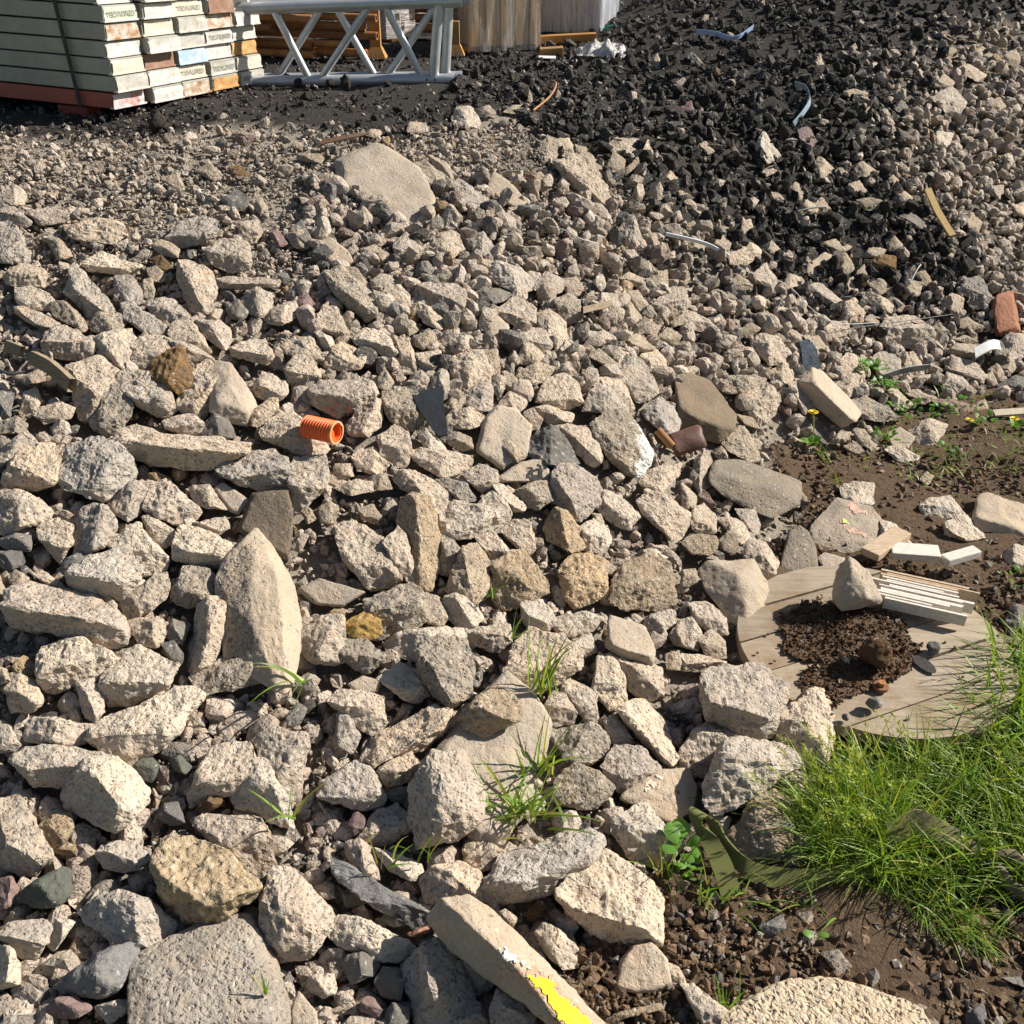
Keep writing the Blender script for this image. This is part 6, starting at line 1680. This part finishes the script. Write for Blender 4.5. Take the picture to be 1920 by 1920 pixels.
def blades(roots, lengths, widths, leans, r, segs=5, droop=.9):
    V, F, C = [], [], []; off = 0
    n_ = len(roots); ang = r.uniform(0, 2 * math.pi, n_)
    for i in range(n_):
        L = lengths[i]; d = np.array([leans[i][0], leans[i][1], 1.0]); d /= np.linalg.norm(d)
        g = np.array([d[0], d[1], 0]); side = np.array([math.cos(ang[i]), math.sin(ang[i]), 0])
        p = np.array(roots[i], float); dirv = d.copy(); w = widths[i]
        bend = r.uniform(.25, 1.0) * droop
        for k in range(segs + 1):
            u = k / segs; ww = w * (1 - u ** 1.8) * .5 + .0002
            V += [p - side * ww, p + side * ww]
            dirv = dirv + np.array([g[0] * bend * .55, g[1] * bend * .55, -bend * .28 * u]); dirv /= np.linalg.norm(dirv)
            p = p + dirv * (L / segs)
        F += [(off + 2 * k, off + 2 * k + 1, off + 2 * k + 3, off + 2 * k + 2) for k in range(segs)]
        t = np.array([1, 1, 1]) * r.uniform(.6, 1.3)
        if r.random() < .20: t = np.array([2.1, 1.35, 1.9]) * r.uniform(.7, 1.1)
        C += [t] * (2 * segs + 2); off += 2 * segs + 2
    return np.array(V), np.array(F), np.array(C)
def grass_obj(name, roots, r, lmin, lmax, wmin, wmax, lean=(0, 0), spread=.5, origin=None, mat=None, droop=.9):
    n_ = len(roots)
    ln = np.c_[lean[0] + r.normal(0, spread, n_), lean[1] + r.normal(0, spread, n_)]
    V, F, C = blades(roots, r.uniform(lmin, lmax, n_), r.uniform(wmin, wmax, n_), ln, r, droop=droop)
    if origin is not None: V = V - np.array(origin)
    m = mesh_np(name, V, F); set_tint(m, C)
    return add(name, m, mat or m_grass, loc=origin)
def in_px(poly, n_, r):
    P = np.array(poly); out = np.zeros((0, 2))
    while len(out) < n_:
        q = np.c_[r.uniform(P[:, 0].min(), P[:, 0].max(), n_), r.uniform(P[:, 1].min(), P[:, 1].max(), n_)]
        out = np.vstack([out, q[inside(P, q[:, 0], q[:, 1])]])
    q = out[:n_]; t = ground_t_fast(q); p = CAMP + rays(q) * t[:, None]; p[:, 2] = height(p[:, 0], p[:, 1]) - .005
    return p
r = np.random.default_rng(88)
MAIN = [(1500, 1560), (1560, 1470), (1680, 1450), (1760, 1410), (1830, 1330), (1900, 1280), (2100, 1230), (2150, 1700), (1920, 1690), (1760, 1640), (1640, 1650), (1560, 1640)]
G0 = in_px(MAIN, 130, r); G1 = in_px(MAIN, 3900, r)
cl = G0[r.integers(0, 130, 2600)]; G1[:2600, :2] = cl[:, :2] + r.normal(0, .022, (2600, 2)); G1[:2600, 2] = height(G1[:2600, 0], G1[:2600, 1]) - .005
o = grass_obj("grass", G1, r, .06, .19, .0022, .0065, lean=(-.25, .05), spread=.55); tag(o, kind='stuff')
G2 = in_px([(1500, 1560), (1580, 1480), (1700, 1500), (1680, 1640), (1560, 1660)], 420, r)
o = grass_obj("grass", G2, r, .10, .20, .0022, .004, lean=(-.35, -.1), spread=.4); tag(o, kind='stuff')
G3 = in_px([(1860, 1250), (2100, 1200), (2100, 1420), (1900, 1400), (1840, 1330)], 420, r)
o = grass_obj("grass", G3, r, .10, .22, .004, .009, lean=(-.3, .1), spread=.5); tag(o, kind='stuff')
G4 = in_px([(1600, 1640), (1780, 1650), (1860, 1760), (1800, 1780), (1700, 1700)], 260, r)
o = grass_obj("grass", G4, r, .06, .13, .002, .004, lean=(.3, -.5), spread=.5, droop=1.5); tag(o, kind='stuff')
G5 = in_px([(1560, 855), (1640, 800), (1720, 770), (1930, 790), (2050, 900), (1930, 890), (1700, 905)], 300, r)
o = grass_obj("ground_weeds", G5, r, .02, .055, .003, .006, lean=(0, 0), spread=.9); tag(o, kind='stuff')
# seeding stalks
SV, SF, SC_, off = [], [], [], 0
def seed_head(p, d, L, r):
    global off
    d = np.array(d) / np.linalg.norm(d)
    for k in range(14):
        c_ = p + d * (L * k / 14); s = r.normal(size=3); s -= d * s.dot(d); s /= np.linalg.norm(s)
        t_ = d * .9 + s * .55; w_ = np.cross(t_, r.normal(size=3)); w_ /= np.linalg.norm(w_)
        SV.extend([c_, c_ + t_ * .006 + w_ * .0018, c_ + t_ * .013, c_ + t_ * .006 - w_ * .0018]); SF.append((off, off + 1, off + 2, off + 3)); off += 4
        SC_.extend([np.array([1.7, 1.25, 1.5]) * r.uniform(.7, 1.2)] * 4)
for i in range(70):
    b = (G1 if i % 2 else G2)[r.integers(0, 400)]; L = r.uniform(.12, .22); ln = np.array([-.45 + r.normal(0, .25), r.normal(0, .2) - .05, 1.0]); ln /= np.linalg.norm(ln)
    w_ = np.array([.0009, 0, 0]); t_ = b + ln * L
    SV.extend([b - w_, b + w_, t_ + w_ * .6, t_ - w_ * .6]); SF.append((off, off + 1, off + 2, off + 3)); off += 4; SC_.extend([np.array([1.3, 1.1, .9])] * 4)
    seed_head(t_, ln + np.array([-.25, -.05, -.1]), .05, r)
m = mesh_np("grass_seed_heads", np.array(SV), np.array(SF)); set_tint(m, np.array(SC_)); tag(add("grass_seed_heads", m, m_grass), kind='stuff')
def tuft(px, py, n_, lmin, lmax, wmin, wmax, lean, label, spread=.35, rad=.03, lift=0.0, seed=0, droop=.9):
    r = np.random.default_rng(500 + seed); b = at(px, py, lift)
    roots = np.array(b[:]) + np.c_[r.normal(0, rad, n_), r.normal(0, rad * .6, n_), np.zeros(n_)]
    o = grass_obj("grass_tuft", roots, r, lmin, lmax, wmin, wmax, lean=lean, spread=spread, origin=tuple(b), droop=droop)
    tag(o, label, "grass tuft", "grass tufts growing among the rubble")
tuft(985, 1560, 46, .05, .14, .004, .008, (.5, .1), "lush grass tuft in the gap right of the big leaning grey slab", spread=.55, rad=.035, lift=.05, seed=1)
tuft(1012, 1480, 16, .10, .17, .004, .007, (.15, .05), "tall grass tuft along the right edge of the big leaning grey slab", spread=.25, rad=.014, lift=.04, seed=2)
tuft(1015, 1330, 12, .10, .17, .005, .009, (.02, .1), "upright grass blades behind the big leaning grey slab", spread=.22, rad=.015, lift=.05, seed=3)
tuft(1010, 1335, 3, .17, .20, .004, .006, (.25, .0), "long grass blades leaning right beside the round-topped boulder", spread=.12, rad=.008, lift=.06, seed=31)
tuft(575, 1320, 5, .11, .16, .006, .009, (-.5, -.25), "few broad grass blades bending over the pale chunk, left of centre", spread=.4, rad=.01, lift=.06, seed=4, droop=1.8)
tuft(550, 1570, 5, .06, .11, .004, .006, (-.15, .1), "thin grass blades sprouting between lower left boulders", spread=.3, rad=.008, lift=.05, seed=5)
tuft(725, 1655, 6, .05, .09, .003, .005, (.3, .2), "thin curved grass blades above the half buried dark bar", spread=.5, rad=.02, lift=.05, seed=6, droop=1.4)
tuft(790, 1650, 4, .06, .10, .003, .004, (.05, .2), "pair of thin blades on the chunk left of the soil-covered chunk", spread=.3, rad=.01, lift=.05, seed=7)
tuft(918, 1155, 7, .03, .05, .005, .008, (.4, .1), "tiny bright grass sprout below the gnarled tan lump", spread=.5, rad=.006, lift=.05, seed=8)
tuft(960, 1230, 5, .05, .08, .003, .005, (.05, .1), "short grass sprout left of the round-topped boulder", spread=.3, rad=.01, lift=.05, seed=9)
tuft(1255, 1650, 20, .05, .11, .0025, .005, (-.15, .1), "grass tuft beside the looped end of the green strap", spread=.45, rad=.025, lift=.02, seed=10)
tuft(1345, 1690, 22, .04, .10, .003, .005, (.3, -.1), "low grass tuft growing at the foot of the green strap", spread=.7, rad=.03, lift=.01, seed=11, droop=1.3)
tuft(1362, 1890, 16, .03, .06, .0025, .004, (-.05, .1), "small upright grass tuft above the flat porous slab", spread=.3, rad=.01, seed=12)
tuft(1550, 860, 8, .04, .08, .003, .005, (-.2, .1), "sparse grass blades on brown soil below the dandelion", spread=.5, rad=.03, seed=13)
tuft(1570, 905, 4, .06, .1, .003, .004, (-.3, .0), "long grass blades left of the pale stone on soil", spread=.3, rad=.01, seed=14)
tuft(1810, 745, 16, .04, .09, .003, .005, (.2, .1), "dull grass tuft in front of pale blocks at the right", spread=.6, rad=.04, seed=15)
tuft(1895, 830, 26, .04, .08, .003, .005, (-.1, .1), "grass tuft at the right edge near the yellow flowers", spread=.7, rad=.05, seed=16)
tuft(1520, 1700, 10, .06, .1, .003, .005, (-.6, -.3), "flattened grass blades on the soil below the strap", spread=.5, rad=.03, seed=17, droop=1.6)
tuft(1765, 900, 24, .03, .06, .003, .005, (0, .1), "low weedy grass on dark soil right of the pale oval stone", spread=.8, rad=.06, seed=18)
tuft(505, 870 + 1030, 3, .03, .05, .004, .005, (.0, .2), "single grass shoot at the bottom edge left of centre", spread=.2, rad=.005, lift=.05, seed=19)
# leafy weeds
def weed(px, py, n_, size, rad, label, seed, lift=0.0, name="weed"):
    r = np.random.default_rng(700 + seed); b = at(px, py, lift); e = empty(name, b); V, F, C, off = [], [], [], 0
    for i in range(n_):
        a = r.uniform(0, 6.28); rr_ = rad * math.sqrt(r.random()); base = np.array([math.cos(a) * rr_, math.sin(a) * rr_ * .7, 0]); L = size * r.uniform(.6, 1.2)
        d = np.array([math.cos(a) * .8 + r.normal(0, .3), math.sin(a) * .8 + r.normal(0, .3), r.uniform(.4, 1.2)]); d /= np.linalg.norm(d)
        s = np.cross(d, [0, 0, 1]); s /= np.linalg.norm(s); up2 = np.cross(s, d); c0 = base + np.array([0, 0, r.uniform(.0, .03)])
        t = np.array([1, 1, 1]) * r.uniform(.75, 1.35)
        for u, w_ in ((0, .08), (.3, .3), (.6, .34), (.85, .2), (1, .02)):
            p = c0 + d * L * u - np.array([0, 0, .25 * L * u * u]); V += [p - s * L * w_, p + up2 * .05 * L, p + s * L * w_]; C += [t] * 3
        for k in range(4):
            o_ = off + 3 * k; F += [(o_, o_ + 1, o_ + 4, o_ + 3), (o_ + 1, o_ + 2, o_ + 5, o_ + 4)]
        off += 15
    m = mesh_np("foliage", np.array(V), np.array(F)); set_tint(m, np.array(C)); add("foliage", m, m_leaf, e)
    tag(e, label, "weed", "leafy weeds at the foot of the heap"); return e
weed(1632, 715, 26, .03, .05, "leafy green weed growing among pale stones above the metal strip", 1, .04)
weed(1660, 745, 26, .03, .05, "leafy green weed hanging below the flat dark metal strip", 2, .03)
weed(1700, 785, 34, .024, .09, "creeping green weed left of the flat purplish bar", 3, .015)
weed(1790, 780, 30, .024, .08, "creeping weed along the foot of the flat purplish bar", 4, .015)
weed(1850, 800, 22, .028, .05, "bright green weed with yellow flowers beside it at the right", 5, .01)
weed(1655, 830, 16, .022, .04, "small weed beside the pale block on the soil edge", 6, .01)
weed(1268, 1620, 7, .05, .015, "broad-leaved weed left of the green strap's loop", 7, .03)
weed(1300, 1650, 10, .025, .03, "small leafy weed under the green strap's loop", 8, .015)
weed(1905, 1095, 14, .022, .05, "low weed on soil right of the splintered board", 9, .005)
weed(1760, 860, 22, .02, .08, "tiny ground weeds on soil right of the pale oval stone", 10, .005)
weed(1528, 1750 + 20, 5, .02, .01, "thin seedling with yellow-green leaves on the lower soil", 11, .01)
# dandelions
m_pet, m_stem = simple("dandelion_petals", (.80, .62, .02), (.72, .50, .01), 60, .6), simple("dandelion_stem", (.30, .36, .10), (.26, .30, .09))
def dandelion(px, py, topx, topy, rad, label, seed, leaves=5, size=.045):
    r = np.random.default_rng(900 + seed); b = at(px, py, .005); t_ = np.dot(np.array(b) - CAMP, FW); top = at_t(topx, topy, t_ * .99); e = empty("dandelion", b)
    MB().tube([b, b.lerp(top, .5) + Vector((.004, 0, 0)), top], .0022, 8).build("stem", m_stem, e, smooth=True)
    fl = MB()
    for ringk, (n_, sc, tilt) in enumerate(((20, 1, .25), (16, .75, .6), (10, .45, 1.1))):
        for k in range(n_):
            a = 6.283 * k / n_ + ringk + r.uniform(-.1, .1); d = Vector((math.cos(a), math.sin(a), tilt)).normalized() * rad * sc; s = Vector((-math.sin(a), math.cos(a), 0)) * rad * .13
            m_ = len(fl.v); fl.v += [top - s * .4, top + s * .4, top + d + s, top + d * 1.05, top + d - s]; fl.f.append((m_, m_ + 1, m_ + 2, m_ + 3, m_ + 4))
    fl.build("flower_head", m_pet, e)
    if leaves:
        V, F, C, off = [], [], [], 0
        for i in range(leaves):
            a = 6.283 * i / leaves + r.uniform(-.4, .4); d = np.array([math.cos(a) * .7, math.sin(a) * .6, r.uniform(.5, 1.4)]); d /= np.linalg.norm(d); s = np.cross(d, [0, 0, 1]); s /= np.linalg.norm(s); L = size * r.uniform(.8, 1.3)
            for k, u in enumerate(np.linspace(0, 1, 9)):
                w_ = .3 * math.sin(math.pi * min(u * .9 + .08, 1)) * (1.15 if k % 2 else .8); p = d * L * u - np.array([0, 0, .3 * L * u * u]); V += [p - s * L * w_, p + s * L * w_]; C += [np.array([1.1, 1.1, 1])] * 2
            F += [(off + 2 * k, off + 2 * k + 1, off + 2 * k + 3, off + 2 * k + 2) for k in range(8)]; off += 18
        m = mesh_np("leaves", np.array(V), np.array(F)); set_tint(m, np.array(C)); add("leaves", m, m_leaf, e)
    tag(e, label, "dandelion", "yellow dandelions by the heap")
dandelion(1522, 838, 1525, 774, .017, "tall yellow dandelion with green leaves under the slanting slab", 1, 7, .06)
dandelion(1814, 800, 1818, 788, .014, "low yellow dandelion beside the dark ribbed pebble at the right", 2, 0)
dandelion(1902, 805, 1902, 786, .016, "yellow dandelion at the right frame edge beside the split lath", 3, 3)
